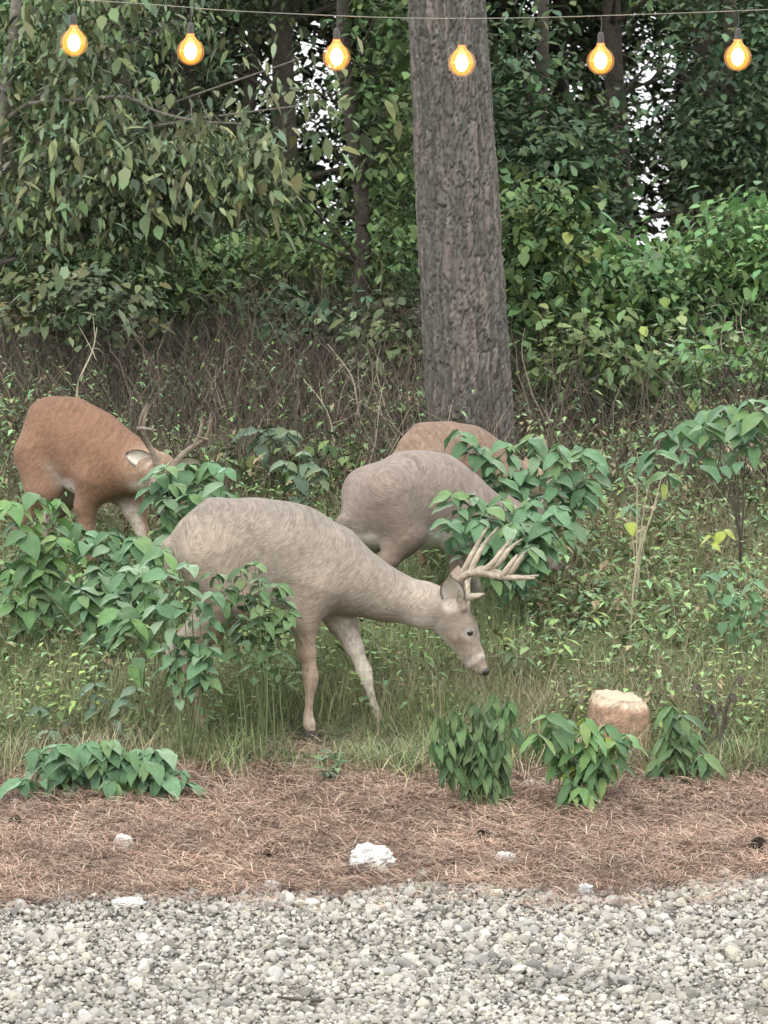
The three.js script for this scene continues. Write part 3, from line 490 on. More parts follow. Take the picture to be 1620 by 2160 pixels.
{ // reddish buck at the back, turned towards the camera
  const base = onGround(168, 15.95), yaw = -0.72;
  makeDeer({ name: 'buck', label: 'reddish-brown antlered buck lowering its face into leaves above the broad-leaved thickets', pos: base, yaw, coat: redCoat, seed: 8, scale: 0.92,
    torso: [[-0.27, 0.81, 0.11], [-0.20, 0.85, 0.172], [-0.06, 0.83, 0.195], [0.09, 0.755, 0.215], [0.22, 0.72, 0.195]],
    neck: [[0.26, 0.71, 0, 0.165], [0.37, 0.70, 0.0, 0.135], [0.48, 0.69, 0.01, 0.105], [0.59, 0.685, 0.03, 0.088], [0.64, 0.685, 0.045, 0.078]],
    head: { poll: [0.65, 0.69, 0.05], fwd: [0.52, -0.68, 0.55], up: [0.6, 0.74, 0.32], ears: [[-0.35, -0.1, 0.9, 0.4], [-0.35, -0.15, 0.9, 0.4]] },
    legs: STAND_LEGS, antlerSize: 0.8, horn: darkAntler, antlers: (s) => { const j = s > 0 ? 0 : 0.012; return [
      [[0.025, 0.045, 0.036], [-0.02, 0.09, 0.065], [-0.055, 0.14, 0.12], [-0.035, 0.22, 0.165], [0.03 + j, 0.30, 0.155], [0.09, 0.36, 0.10]],
      [[-0.052, 0.15, 0.125], [-0.08, 0.21, 0.14], [-0.11, 0.27, 0.14], [-0.13, 0.32, 0.13]],
      [[-0.01, 0.25, 0.165], [-0.02, 0.30, 0.17], [-0.035, 0.36, 0.165], [-0.045, 0.40, 0.155]]]; } });
}
{ // dusky deer behind the front buck
  const base = onGround(880, 15.0);
  makeDeer({ name: 'doe', label: 'dusky grey deer grazing behind the front buck, head hidden by leaves', pos: base, yaw: 0.55, coat: duskCoat, seed: 12, scale: 0.95,
    torso: [[-0.27, 0.64, 0.11], [-0.20, 0.675, 0.175], [-0.03, 0.715, 0.215], [0.10, 0.70, 0.21], [0.22, 0.66, 0.18]],
    neck: [[0.25, 0.66, 0, 0.15], [0.36, 0.62, 0, 0.12], [0.48, 0.585, 0, 0.09], [0.57, 0.56, 0, 0.075], [0.60, 0.55, 0, 0.066]], head: { poll: [0.61, 0.55, 0], fwd: [0.75, -0.6, 0], up: [0.6, 0.75, 0] }, legs: STAND_LEGS });
}
{ // brown deer further back by the pine
  const base = onGround(955, 16.0);
  makeDeer({ name: 'doe', label: 'brown deer standing half hidden behind the dusky deer at the foot of the pine', pos: base, yaw: 0.55, coat: tanCoat, seed: 15, scale: 0.82,
    neck: [[0.25, 0.68, 0, 0.15], [0.36, 0.65, 0, 0.12], [0.48, 0.63, 0, 0.09], [0.57, 0.61, 0, 0.075], [0.60, 0.60, 0, 0.066]], head: { poll: [0.61, 0.60, 0], fwd: [0.8, -0.6, 0], up: [0.6, 0.8, 0] }, legs: STAND_LEGS });
}

// ---------------------------------------------------------------- leafy plants with individual leaves
function leafGeo(len, wid, droop, fold, wave, seed) {
  const m = new Mesher(), A = 8, B = 4, R = rng(seed), ph = R() * 6;
  for (let i = 0; i <= A; i++) { const u = i / A, a = droop * u * u, x = len * (Math.sin(Math.min(1.5, droop * u * 0.9 + 1e-4)) / Math.max(1e-4, droop * 0.9)), y = -len * a * 0.42, w0 = wid / 2 * Math.pow(Math.sin(Math.PI * Math.pow(u * 0.97 + 0.015, 0.72)), 0.85);
    for (let j = 0; j <= B; j++) { const q = j / B * 2 - 1, w = w0 * (1 + 0.22 * noise(u * 6 + seed * 9, Math.sign(q) * 3, seed)); m.vert(V(x + 0.05 * len * q * noise(u * 3, seed * 5, 2), y + 0.06 * len * noise(u * 2.5 + seed * 3, q, 4) + Math.abs(q) * w * fold + wave * w * Math.sin(u * 9 + ph + q * 2) * Math.abs(q), q * w), V(0, 1, 0), { r: 1, g: 1, b: 1 }, u, (q + 1) / 2); } }
  for (let i = 0; i < A; i++) for (let j = 0; j < B; j++) { const o = i * (B + 1) + j; m.tri(o, o + 1, o + B + 1); m.tri(o + 1, o + B + 2, o + B + 1); }
  const g = m.build(true); g.deleteAttribute('color'); return g;
}
const LEAF = {
  broad: [0, 1, 2, 3, 4].map((k) => leafGeo(0.13, 0.070, 0.8, 0.25, 0.12, k + 1)),
  lance: [0, 1, 2, 3, 4].map((k) => leafGeo(0.11, 0.036, 0.7, 0.3, 0.1, k + 5)),
  droop: [0, 1, 2, 3, 4].map((k) => leafGeo(0.10, 0.034, 0.5, 0.5, 0.15, k + 9)),
  small: [0, 1, 2, 3, 4].map((k) => leafGeo(0.07, 0.036, 0.8, 0.25, 0.12, k + 14)),
};
const LM = {
  cool: [leafMat(0.115, 0.245, 0.115), leafMat(0.145, 0.285, 0.15), leafMat(0.08, 0.175, 0.08), leafMat(0.15, 0.26, 0.095), leafMat(0.19, 0.30, 0.17), leafMat(0.10, 0.21, 0.085)],
  fresh: [leafMat(0.13, 0.27, 0.09), leafMat(0.17, 0.32, 0.10), leafMat(0.095, 0.20, 0.08), leafMat(0.22, 0.33, 0.11), leafMat(0.085, 0.17, 0.065)],
  deep: [leafMat(0.085, 0.175, 0.062), leafMat(0.11, 0.215, 0.075), leafMat(0.06, 0.125, 0.048), leafMat(0.14, 0.225, 0.085)],
  dull: [leafMat(0.11, 0.19, 0.11), leafMat(0.14, 0.22, 0.14), leafMat(0.08, 0.14, 0.085), leafMat(0.16, 0.23, 0.12)],
  dead: [leafMat(0.05, 0.038, 0.03), leafMat(0.075, 0.055, 0.04)],
  yellow: [leafMat(0.34, 0.42, 0.07), leafMat(0.30, 0.36, 0.08)],
};
let plantSeed = 4000;
function plant(name, label, base, tips, { leaf = 'broad', mats = 'cool', per = 9, size = 1, droop = 0.35, stem = M.stem, r = 0.003, from = 0.35, foot = 0.14, group, cat = 'plant', yellow = 0 } = {}) {
  const R = rng(plantSeed++), t = thing(name, label, cat, base, group), X = V(1, 0, 0);
  tips.forEach((tip) => {
    const e = tip.clone().sub(base), side = V(R() - 0.5, 0, R() - 0.5).multiplyScalar(0.06), mid = V(e.x * 0.5, e.y * 0.6, e.z * 0.4).add(side), o = V((R() - 0.5) * foot + e.x * 0.25 * Math.min(1, foot / 0.1), -0.03, (R() - 0.5) * foot); if (foot < 0.05) mid.set(e.x * 0.12 + side.x * 0.2, e.y * 0.55, e.z * 0.2);
    const pts = [o, mid, e]; part('stem', tube(pts, [r, r * 0.8, r * 0.35], 5), stem, t);
    const curve = new THREE.CatmullRomCurve3(pts);
    for (let k = 0; k < per; k++) {
      const f = k < 3 ? 0.97 : from + (1 - from) * Math.pow((k - 3 + R()) / Math.max(1, per - 3), 0.75), p = curve.getPoint(Math.min(1, f)), az = k * 2.4 + R() * 1.2, el = -droop + (R() - 0.5) * 0.7;
      const dir = V(Math.cos(az) * Math.cos(el), Math.sin(el), Math.sin(az) * Math.cos(el)), up = V((R() - 0.5) * 0.7, 1, 0.35 + (R() - 0.5) * 0.7), s = V().crossVectors(dir, up).normalize(), u = V().crossVectors(s, dir);
      const set = yellow && R() < yellow ? LM.yellow : LM[mats], gl = part('leaf', LEAF[leaf][Math.floor(R() * 5)], set[Math.floor(R() * set.length)], t);
      gl.quaternion.setFromRotationMatrix(new THREE.Matrix4().makeBasis(dir, u, s)); gl.position.copy(p); const gs = size * (0.45 + 0.75 * R()) * (f < 0.5 ? 0.8 : 1); gl.scale.set(gs, gs, gs * (0.75 + 0.5 * R()));
    }
  });
  return t;
}
const tipsAt = (list, d, spread, seed) => { const R = rng(seed); return list.map(([x, y]) => P(x, y, d + (R() - 0.5) * spread)); };
const plantAt = (name, label, bx, d, list, spread, o) => plant(name, label, onGround(bx, d), tipsAt(list, d, spread, bx + Math.round(d * 10)), o);

plantAt('weed', 'dense dark green weed with drooping leaves standing alone below the buck\'s muzzle', 1015, 12.55, [[925, 1510], [955, 1495], [1000, 1480], [1045, 1462], [1075, 1475], [1085, 1530], [915, 1560], [1030, 1530], [960, 1560], [1000, 1600], [1060, 1600], [1035, 1640], [985, 1640], [1070, 1650], [930, 1600], [1010, 1560], [1060, 1560], [950, 1530]], 0.22, { leaf: 'droop', mats: 'deep', per: 18, droop: 1.05, from: 0.4, size: 0.95 });
plantAt('weed', 'bright green bushy weed with a yellowing leaf beside the tan stump', 1215, 12.55, [[1130, 1545], [1165, 1530], [1205, 1560], [1250, 1540], [1300, 1560], [1285, 1600], [1220, 1610], [1180, 1590], [1255, 1575], [1150, 1505], [1195, 1515], [1235, 1510], [1280, 1525], [1325, 1545], [1205, 1650], [1230, 1660]], 0.24, { leaf: 'lance', mats: 'fresh', per: 13, droop: 0.55, size: 1.05, yellow: 0.06 });
plantAt('weed', 'thin upright weed on the far side of the tan stump from the bushy weed', 1440, 12.95, [[1415, 1485], [1440, 1505], [1465, 1545], [1485, 1590], [1405, 1550], [1445, 1600], [1425, 1530], [1390, 1600], [1470, 1620]], 0.24, { leaf: 'lance', mats: 'deep', per: 13, droop: 0.6 });
plantAt('leafy_thicket', 'tall broad-leaved thicket below the reddish buck at its hindquarters', 70, 14.6, [[20, 1050], [75, 1040], [125, 1050], [50, 1120], [120, 1130], [10, 1180], [90, 1200], [160, 1100], [150, 1230], [40, 1260]], 0.5, { per: 20, mats: 'fresh', size: 0.9 });
plantAt('leafy_thicket', 'tall broad-leaved thicket between the reddish buck and the front buck\'s rump', 230, 14.3, [[180, 1125], [230, 1115], [290, 1125], [330, 1150], [210, 1190], [280, 1190], [170, 1240], [320, 1230], [250, 1250]], 0.45, { per: 19, mats: 'cool', size: 0.92 });
plantAt('ground_plant', 'low spreading blue-green plant on the pine straw', 225, 12.75, [[40, 1645], [85, 1600], [140, 1610], [200, 1590], [260, 1585], [320, 1605], [385, 1625], [75, 1660], [280, 1635], [170, 1640], [350, 1640], [230, 1650], [110, 1650], [400, 1650], [300, 1580], [70, 1580], [120, 1570], [230, 1560], [180, 1565], [340, 1580]], 0.3, { leaf: 'broad', mats: 'cool', per: 12, size: 0.9, droop: 0.45, r: 0.003 });
plantAt('weed', 'leafy weed covering the reddish buck\'s muzzle', 400, 15.0, [[335, 990], [350, 975], [395, 970], [445, 965], [480, 980], [320, 1020], [420, 1000], [345, 1045], [400, 1035], [450, 1010], [370, 1010]], 0.25, { per: 8, mats: 'cool', size: 1.0, from: 0.6 });
plantAt('leafy_bush', 'broad-leaved bush in front of the foot of the large pine', 1150, 15.5, [[965, 905], [1010, 935], [1065, 925], [1125, 915], [1180, 930], [1230, 945], [1265, 970], [1100, 985], [1180, 990], [1240, 1010], [1040, 960], [1140, 1040]], 0.5, { per: 18, mats: 'cool', size: 0.9, from: 0.5 });
plantAt('leafy_bush', 'broad-leaved bush touching the dusky deer\'s shoulder above the buck\'s antlers', 1050, 14.6, [[950, 1035], [1000, 1040], [1060, 1045], [1120, 1050], [1180, 1060], [945, 1090], [1010, 1090], [1080, 1100], [1140, 1110], [1060, 1140], [1120, 1150], [1170, 1130], [1090, 1120], [1030, 1060]], 0.4, { per: 18, mats: 'cool', size: 0.88, from: 0.5 });
plantAt('sapling', 'thin sapling with pale stem and a few yellowing leaves', 1345, 15.2, [[1345, 955], [1385, 945], [1412, 990], [1325, 1060]], 0.3, { per: 5, mats: 'cool', stem: M.paleStem, from: 0.8, yellow: 0.15, r: 0.004, foot: 0.01 });
plantAt('sapling', 'spreading sapling with dark stem and green leaf sprays near the wood edge', 1565, 15.8, [[1400, 905], [1440, 885], [1490, 860], [1530, 845], [1580, 835], [1610, 860], [1560, 885], [1480, 890]], 0.4, { per: 9, mats: 'cool', stem: M.darkStem, from: 0.7, size: 1.05, foot: 0.02 });
plantAt('seedling', 'small pale-leaved seedling in the dry brush behind the front buck', 575, 17.3, [[545, 905], [585, 900], [610, 905]], 0.2, { per: 6, mats: 'dull', from: 0.7 });
plantAt('seedling', 'dull green seedling on the slope between reddish buck and dusky deer', 650, 16.6, [[600, 970], [640, 950], [680, 985], [620, 1000]], 0.2, { per: 8, mats: 'dull', from: 0.5, size: 0.8 });
plantAt('weed', 'leafy weed crossing the front buck\'s belly', 560, 13.25, [[505, 1190], [545, 1210], [590, 1225], [600, 1260], [560, 1290], [520, 1250], [480, 1235], [455, 1200], [535, 1180], [610, 1290], [500, 1290]], 0.12, { leaf: 'small', mats: 'deep', per: 14, from: 0.45, size: 1.15 });
plantAt('weed', 'pale weed in front of the front buck\'s hind leg', 400, 13.2, [[350, 1200], [385, 1230], [420, 1260], [330, 1270], [450, 1310], [370, 1340], [440, 1360], [400, 1350], [395, 1180], [450, 1240], [360, 1400], [430, 1420]], 0.12, { leaf: 'broad', mats: 'cool', per: 9, from: 0.5, size: 0.75 });
plantAt('weed', 'pale weed with long leaves beside the front buck\'s rump', 310, 13.5, [[320, 1260], [300, 1200], [345, 1150], [275, 1300], [250, 1280]], 0.2, { leaf: 'broad', mats: 'fresh', per: 8, from: 0.5, size: 0.95 });
plantAt('ground_plant', 'soft green patch of leaves in the grass near the sapling', 1565, 14.2, [[1490, 1205], [1535, 1200], [1590, 1220], [1555, 1255], [1610, 1265], [1520, 1250]], 0.3, { leaf: 'small', mats: 'cool', per: 11, from: 0.5 });
plantAt('ground_plant', 'young yellow-green shoot on bare brown slope', 1510, 14.9, [[1500, 1125], [1530, 1115]], 0.1, { leaf: 'small', mats: 'yellow', per: 4, from: 0.8, size: 1.1 });
plantAt('ground_plant', 'small tuft of fine green leaves at the straw edge below the buck\'s forelegs', 697, 12.9, [[680, 1600], [700, 1590], [715, 1610], [690, 1630], [708, 1640]], 0.06, { leaf: 'lance', mats: 'deep', per: 12, from: 0.2, size: 0.5, droop: -0.4 });
plantAt('ground_plant', 'faint pale leaves rising from grass behind the low blue-green plant', 230, 13.4, [[80, 1490], [200, 1440], [260, 1530], [100, 1540], [290, 1450]], 0.2, { leaf: 'broad', mats: 'dull', per: 8, from: 0.35, size: 0.65 });
plantAt('dead_weed', 'dead dark weed stalks standing beside the thin upright weed', 1500, 13.3, [[1470, 1440], [1500, 1480], [1520, 1550], [1545, 1460], [1490, 1570], [1510, 1500], [1480, 1520], [1530, 1590], [1560, 1420]], 0.15, { leaf: 'small', mats: 'dead', per: 4, from: 0.4, droop: 0.9, stem: M.darkStem, size: 0.6, r: 0.006 });

// ---------------------------------------------------------------- stump, rocks, cones, stick
function rockGeo(seed, detail, rough, sx, sy, sz, tint = [1, 1, 1]) {
  const g = new THREE.IcosahedronGeometry(1, detail), p = g.attributes.position, c = [], v = V();
  for (let i = 0; i < p.count; i++) { v.fromBufferAttribute(p, i); const n = 1 + rough * fbm(v.x * 1.3 + seed * 3, v.y * 1.3, v.z * 1.3, 4) + rough * 0.35 * noise(v.x * 5 + seed, v.y * 5, v.z * 5); const facet = Math.max(Math.abs(v.x), Math.abs(v.y), Math.abs(v.z)); v.multiplyScalar(n * lerp(1, 0.86 / facet, 0.3)); p.setXYZ(i, v.x * sx, v.y * sy, v.z * sz); const k = 0.88 + 0.3 * fbm(v.x * 4, v.y * 4, v.z * 4 + seed, 3); c.push(k * tint[0], k * tint[1], k * tint[2]); }
  g.setAttribute('color', new THREE.Float32BufferAttribute(c, 3)); g.computeVertexNormals(); return g;
}
function rock(px, py, w, h, label, seed, tint, sink = 0.25) {
  const p = pixelGround(px, py + h * 0.4), k = FPX / -p.z, g = rockGeo(seed, w > 60 ? 12 : 7, 0.55, w / k / 2, h / k / 2 * 1.15, w / k / 2 * 0.8, tint);
  const t = part(numbered('rock'), g, M.rock, scene); t.position.set(p.x, p.y + h / k / 2 * (1 - sink), p.z); t.rotation.y = seed; tag(t, label, 'rock', 'loose pale rocks'); return t;
}
rock(785, 1812, 90, 60, 'large white rock on the pine straw near the gravel', 3);
rock(262, 1777, 48, 32, 'small white domed rock alone on the pine straw', 5, [1, 0.97, 0.94]);
rock(576, 1869, 42, 22, 'flat white stone at the straw and gravel border', 7);
rock(1066, 1813, 46, 28, 'pale stone half sunk in straw below a pine cone', 9, [0.95, 0.93, 0.92]);
rock(1116, 1655, 26, 22, 'tiny white stone between the two green weeds', 11);
rock(268, 1906, 70, 22, 'long pale stone along the gravel border', 13, [0.92, 0.93, 0.9]);
rock(430, 1300, 26, 44, 'upright pale stone among weeds by the buck\'s hind leg', 15, [0.95, 0.97, 1.05]);
rock(1300, 1178, 18, 14, 'small white stone on the grassy slope', 17);
rock(1540, 1517, 26, 14, 'pale stone beyond the dead dark stalks', 19);
rock(1235, 1880, 38, 30, 'bluish pale stone at the gravel border below the bushy weed', 21, [0.85, 0.9, 0.93]);
rock(862, 1663, 26, 14, 'small cream stone in the straw below the buck\'s muzzle', 23, [0.95, 0.87, 0.75]);
rock(308, 2030, 22, 14, 'bright white pebble lying on the gravel', 25);
rock(780, 1568, 36, 16, 'white stone at the buck\'s forefoot', 27);
rock(338, 1357, 24, 24, 'brown stone in the weeds below the buck\'s rump', 29, [0.55, 0.42, 0.32]);

{ // stump
  const p = pixelGround(1305, 1590), k = FPX / -p.z, R0 = 66 / k, H = 135 / k, t = thing('stump', 'squat tan stump with a pale rim standing among the weeds', 'stump', p.add(V(0, -0.02, 0)));
  const m = new Mesher(), top = new Mesher(), up = V(0, 1, 0), A = 72, Bn = 40;
  for (let j = 0; j <= Bn; j++) for (let i = 0; i <= A; i++) { const v = j / Bn, w = i / A * 6.2832, sq = lerp(1, 0.92 / Math.pow(Math.pow(Math.abs(Math.cos(w + 0.35)), 4) + Math.pow(Math.abs(Math.sin(w + 0.35)), 4), 0.25), 0.7), r = sq * R0 * (1.03 - 0.05 * v - 0.17 * Math.pow(smooth(0.78, 1, v), 2) + 0.05 * noise(Math.cos(w) * 2, v * 2, Math.sin(w) * 2) + 0.09 * fbm(Math.cos(w) * 3, v * 6, Math.sin(w) * 3, 5)), n = 0.82 + 0.7 * fbm(w * 5, v * 8, 2, 4) + 0.5 * noise(w * 26, v * 40, 3); const pale = smooth(0.86, 0.93, v + 0.06 * noise(w * 5, v * 8, 9)); m.vert(V(Math.cos(w) * r, -0.04 + (H + 0.04) * v - 0.016 * Math.cos(w - 0.4) * v, Math.sin(w) * r), up, { r: lerp(0.31, 0.50, pale) * n, g: lerp(0.205, 0.41, pale) * n, b: lerp(0.14, 0.31, pale) * n }); }
  for (let j = 0; j < Bn; j++) for (let i = 0; i < A; i++) { const o = j * (A + 1) + i; m.tri(o, o + A + 1, o + 1); m.tri(o + 1, o + A + 1, o + A + 2); }
  for (let j = 0; j <= 12; j++) for (let i = 0; i <= A; i++) { const v = j / 12, w = i / A * 6.2832, r = R0 * 0.85 * v * lerp(1, 0.92 / Math.pow(Math.pow(Math.abs(Math.cos(w + 0.35)), 4) + Math.pow(Math.abs(Math.sin(w + 0.35)), 4), 0.25), 0.7), n = 0.85 + 0.2 * Math.sin(v * 40 + noise(w, v, 1) * 3) * 0.5 + 0.3 * noise(w * 4, v * 9, 5); top.vert(V(Math.cos(w) * r, H + 0.003 - 0.03 * smooth(0.86, 1, v) - 0.016 * Math.cos(w - 0.4) * v + 0.006 * noise(Math.cos(w) * v * 5, 1, Math.sin(w) * v * 5), Math.sin(w) * r), up, { r: 0.46 * n, g: 0.375 * n, b: 0.28 * n }); }
  for (let j = 0; j < 12; j++) for (let i = 0; i < A; i++) { const o = j * (A + 1) + i; top.tri(o, o + 1, o + A + 1); top.tri(o + 1, o + A + 2, o + A + 1); }
  const mat = new THREE.MeshStandardMaterial({ vertexColors: true, roughness: 1, bumpMap: grainTex, bumpScale: 0.01 });
  part('bark', m.build(true), mat, t); part('cut_top', top.build(true), mat, t);
}
{ // pine cones
  const sc = new THREE.Shape(); sc.moveTo(0, -0.1); sc.quadraticCurveTo(0.6, 0, 0.5, 0.8); sc.lineTo(0, 1); sc.lineTo(-0.5, 0.8); sc.quadraticCurveTo(-0.6, 0, 0, -0.1);
  const coneMat = new THREE.MeshStandardMaterial({ color: col(0.075, 0.052, 0.038), map: grainTex, roughness: 0.95 });
  const cone = (px, py, size, turn, label) => {
    const p = pixelGround(px, py), t = thing('pine_cone', label, 'pine cone', p, 'fallen pine cones'); t.position.y += size * 0.33; t.rotation.set(1.35, turn, 0.2);
    const gs = []; for (let k = 0; k < 64; k++) { const f = k / 64, g = new THREE.ExtrudeGeometry(sc, { depth: 0.12, bevelEnabled: false, curveSegments: 3 }), r = size * 0.34 * Math.sin(Math.PI * (0.12 + 0.82 * f)); g.scale(size * 0.15, size * 0.22, size * 0.15); g.rotateX(1.0 - 0.8 * f); g.translate(0, (f - 0.5) * size, r * 0.55); g.rotateY(k * 2.39996); gs.push(g); }
    part('scales', mergeGeometries(gs), coneMat, t, 'stuff');
    const c = new THREE.SphereGeometry(0.5, 12, 10); c.scale(size * 0.42, size * 0.95, size * 0.42); part('core', c, coneMat, t);
  };
  cone(1020, 1775, 0.075, 0.7, 'dark pine cone near the half-sunk pale stone'); cone(562, 1806, 0.06, 2.1, 'dark pine cone between the white rocks on the straw'); cone(32, 1748, 0.075, 1.2, 'dark pine cone on the straw below the low blue-green plant'); cone(385, 1692, 0.07, 2.9, 'dark pine cone tucked against the low blue-green plant'); cone(1600, 1800, 0.09, 0.2, 'large brown pine cone on the straw below the dead dark stalks');
}
{ // stick on the gravel
  const a = pixelGround(585, 2118), b = pixelGround(655, 2126), c = pixelGround(725, 2122); for (const q of [a, b, c]) q.y += 0.022;
  const o = part('fallen_stick', tube([a, b, c], [0.004, 0.006, 0.003], 7), M.darkStem, scene); tag(o, 'thin dark stick lying on the gravel', 'stick');
}
// bare dead branches
function branch(label, list, d, r, mat, twigs, seed, bottom) {
  const R = rng(seed), pts = list.map(([x, y], i) => P(x, y, d + 0.1 * (R() - 0.5))); if (bottom) { pts[0].y = ground(pts[0].x, pts[0].z) - 0.02; }
  const o0 = pts[0].clone(), t = thing('dead_branch', label, 'branch', o0), loc = pts.map((p) => p.sub(o0)); part('bough', tube(loc, [r, r * 0.8, r * 0.4], 6), mat, t);
  const c = new THREE.CatmullRomCurve3(loc); for (let k = 0; k < twigs; k++) { const f = 0.25 + 0.72 * R(), p = c.getPoint(f), e = p.clone().add(V((R() - 0.5) * 0.35, (R() - 0.45) * 0.3, (R() - 0.5) * 0.2)); part('twig', tube([p, p.clone().lerp(e, 0.5).add(V(0, 0.03 * (R() - 0.5), 0)), e], [r * 0.4, r * 0.25, r * 0.1], 5), mat, t); }
}
branch('bare pale branch stretched under the string lights among drooping leaves', [[60, 218], [170, 210], [270, 205], [330, 235], [420, 255], [520, 262]], 20.2, 0.012, M.greyWood, 14, 5);
branch('thin arching dead stem in the brown brush behind the front buck', [[770, 1000], [755, 860], [740, 790], [690, 725]], 18.3, 0.006, M.paleStem, 3, 7, true);
branch('thin bent dead stem rising from the slope behind the front buck', [[712, 1010], [700, 900], [680, 850], [640, 800]], 17.6, 0.005, M.paleStem, 3, 8, true);
branch('dead forked stem rising behind the reddish buck\'s back', [[160, 1000], [163, 820], [172, 790], [195, 740], [205, 690]], 17.4, 0.006, M.paleStem, 4, 9, true);
branch('pale leaning stalk on the slope beside the thin sapling', [[1325, 1230], [1345, 1170], [1370, 1100], [1395, 1010]], 14.7, 0.005, M.paleStem, 0, 10, true);
branch('fallen pale arching stem beside the pine foot', [[1120, 870], [1190, 825], [1240, 830], [1300, 860]], 18.6, 0.006, M.greyWood, 5, 11, true);

// ---------------------------------------------------------------- gravel, pine straw, grass, brush
{
  const R = rng(21), geos = [0, 1, 2, 3, 4, 5, 6].map((k) => {                       // angular crushed stone: a ball cut by a few random planes
    const Q = rng(k + 40), g = new THREE.IcosahedronGeometry(1, 2), p = g.attributes.position, pl = [], v = V(); for (let q = 0; q < 10; q++) pl.push([V(Q() - 0.5, (Q() - 0.5) * 1.2, Q() - 0.5).normalize(), 0.50 + 0.35 * Q()]);
    for (let i = 0; i < p.count; i++) { v.fromBufferAttribute(p, i).normalize(); let rr = 1.05; for (const [n, d] of pl) { const c = n.dot(v); if (c > 0.05) rr = Math.min(rr, d / c); } v.multiplyScalar(rr); p.setXYZ(i, v.x * 1.15, v.y * 0.8, v.z); }
    g.computeVertexNormals(); return g; }), items = [];
  for (let k = 0; k < 46000; k++) {
    const d = 9.0 + R() * 2.75, x = (R() - 0.5) * 3.4, e = d - gravelEdge(x) ; if (e > 0 && R() < 0.55 + e * 4) continue; if (e > 0.35) continue;
    const big = R(), s = big > 0.992 ? 0.017 + R() * 0.013 : big > 0.82 ? 0.009 + R() * 0.007 : 0.0036 + R() * 0.006, tn = R(), w = (tn > 0.84 ? 0.50 + 0.16 * R() : tn > 0.22 ? 0.31 + 0.16 * R() : 0.19 + 0.12 * R()) * 0.86 * (1 + 0.5 * fbm(x * 1.5, d * 2.5, 3, 3)), warm = R();
    items.push({ p: V(x, ground(x, -d) + s * 0.35 + R() * 0.006, -d), s, q: new THREE.Quaternion().setFromEuler(new THREE.Euler(R() * 0.8, R() * 6.3, R() * 0.8)), v: k, c: col(w, w * (0.97 - 0.03 * warm), w * (0.93 - 0.15 * warm)) });
  }
  const t = thing('gravel', 'pale grey gravel in the foreground', 'gravel', V(0, 0, 0)); t.userData.kind = 'stuff'; scatter('pebbles', geos, M.gravel, t, items);
}
{ // pine straw
  const R = rng(22), geos = [0, 1, 2, 3].map((q) => { const m = new Mesher(), Q = rng(q + 90); for (let k = 0; k < 12; k++) { const a = Q() * 6.283, o = V((Q() - 0.5) * 0.12, Q() * 0.012, (Q() - 0.5) * 0.12), f = V(Math.cos(a), (Q() - 0.45) * 0.35, Math.sin(a)), s = V(-f.z, 0.2, f.x).multiplyScalar(0.0009), L = 0.035 + 0.06 * Q(), v = 0.6 + 0.75 * Q(), c = Q() < 0.2 ? { r: 0.48 * v, g: 0.40 * v, b: 0.31 * v } : Q() < 0.22 ? { r: 0.14 * v, g: 0.095 * v, b: 0.072 * v } : { r: 0.34 * v, g: 0.225 * v, b: 0.168 * v }, n = V(0, 1, 0); const p0 = m.vert(o.clone().add(s), n, c), p1 = m.vert(o.clone().sub(s), n, c), mid = o.clone().addScaledVector(f, L * 0.5).add(V(0, 0.006, 0)), p2 = m.vert(mid.clone().add(s), n, c), p3 = m.vert(mid.clone().sub(s), n, c), p4 = m.vert(o.clone().addScaledVector(f, L), n, c); m.tri(p0, p1, p2); m.tri(p1, p3, p2); m.tri(p2, p3, p4); } return m.build(true); }), items = [];
  for (let k = 0; k < 15000; k++) { const d = 11.1 + R() * 3.0, x = (R() - 0.5) * 3.9; const e = d - gravelEdge(x), b = d - strawEdge(x); if (e < -0.03 && R() < 0.72 - e * 0.5) continue; if (e < -0.5) continue; if (b > 0 && R() < b * 1.6) continue; const w = 0.75 + 0.35 * R() + 0.7 * fbm(x * 2.2, d * 3, 6, 4); items.push({ p: V(x, ground(x, -d) + 0.002 + R() * 0.02 + 0.03 * Math.max(0, fbm(x * 3, d * 3, 2, 3)), -d), s: 0.7 + 0.6 * R(), yaw: R() * 6.3, tx: (R() - 0.5) * 0.6, tz: (R() - 0.5) * 0.6, v: k, c: col(w, w * (0.94 + 0.12 * R()), w) }); }
  const t = thing('pine_straw', 'reddish brown pine needles between gravel and grass', 'pine straw', V(0, 0, 0)); t.userData.kind = 'stuff'; scatterMerged('needles', geos, M.dry, t, items);
}
function grassTuft(n, h, w, spread, bend, tones, seed) {
  const R = rng(seed), m = new Mesher();
  for (let k = 0; k < n; k++) {
    const a = R() * 6.283, b = R() * 6.283, o = V(Math.cos(b) * spread * R(), 0, Math.sin(b) * spread * R()), H = h * (0.5 + 0.7 * R()), bd = bend * (0.3 + R()), ww = w * (0.6 + 0.7 * R()), f = V(Math.cos(a), 0, Math.sin(a)), s = V(-f.z, 0, f.x), tn = tones[Math.floor(R() * tones.length)], v = 0.75 + 0.5 * R(), c = { r: tn[0] * v, g: tn[1] * v, b: tn[2] * v };
    let last = null; for (let q = 0; q <= 3; q++) { const u = q / 3, p = o.clone().addScaledVector(f, bd * H * u * u).add(V(0, H * (u - 0.35 * bd * u * u * u), 0)), wd = ww * (1 - u * 0.9) * 0.5, n0 = f.clone().multiplyScalar(-1).add(V(0, 0.8, 0)).normalize(), l = m.vert(p.clone().addScaledVector(s, wd), n0, c), r = m.vert(p.clone().addScaledVector(s, -wd), n0, c); if (last) { m.tri(last[0], last[1], l); if (q < 3) m.tri(last[1], r, l); } last = [l, r]; }
  }
  return m.build(true);
}
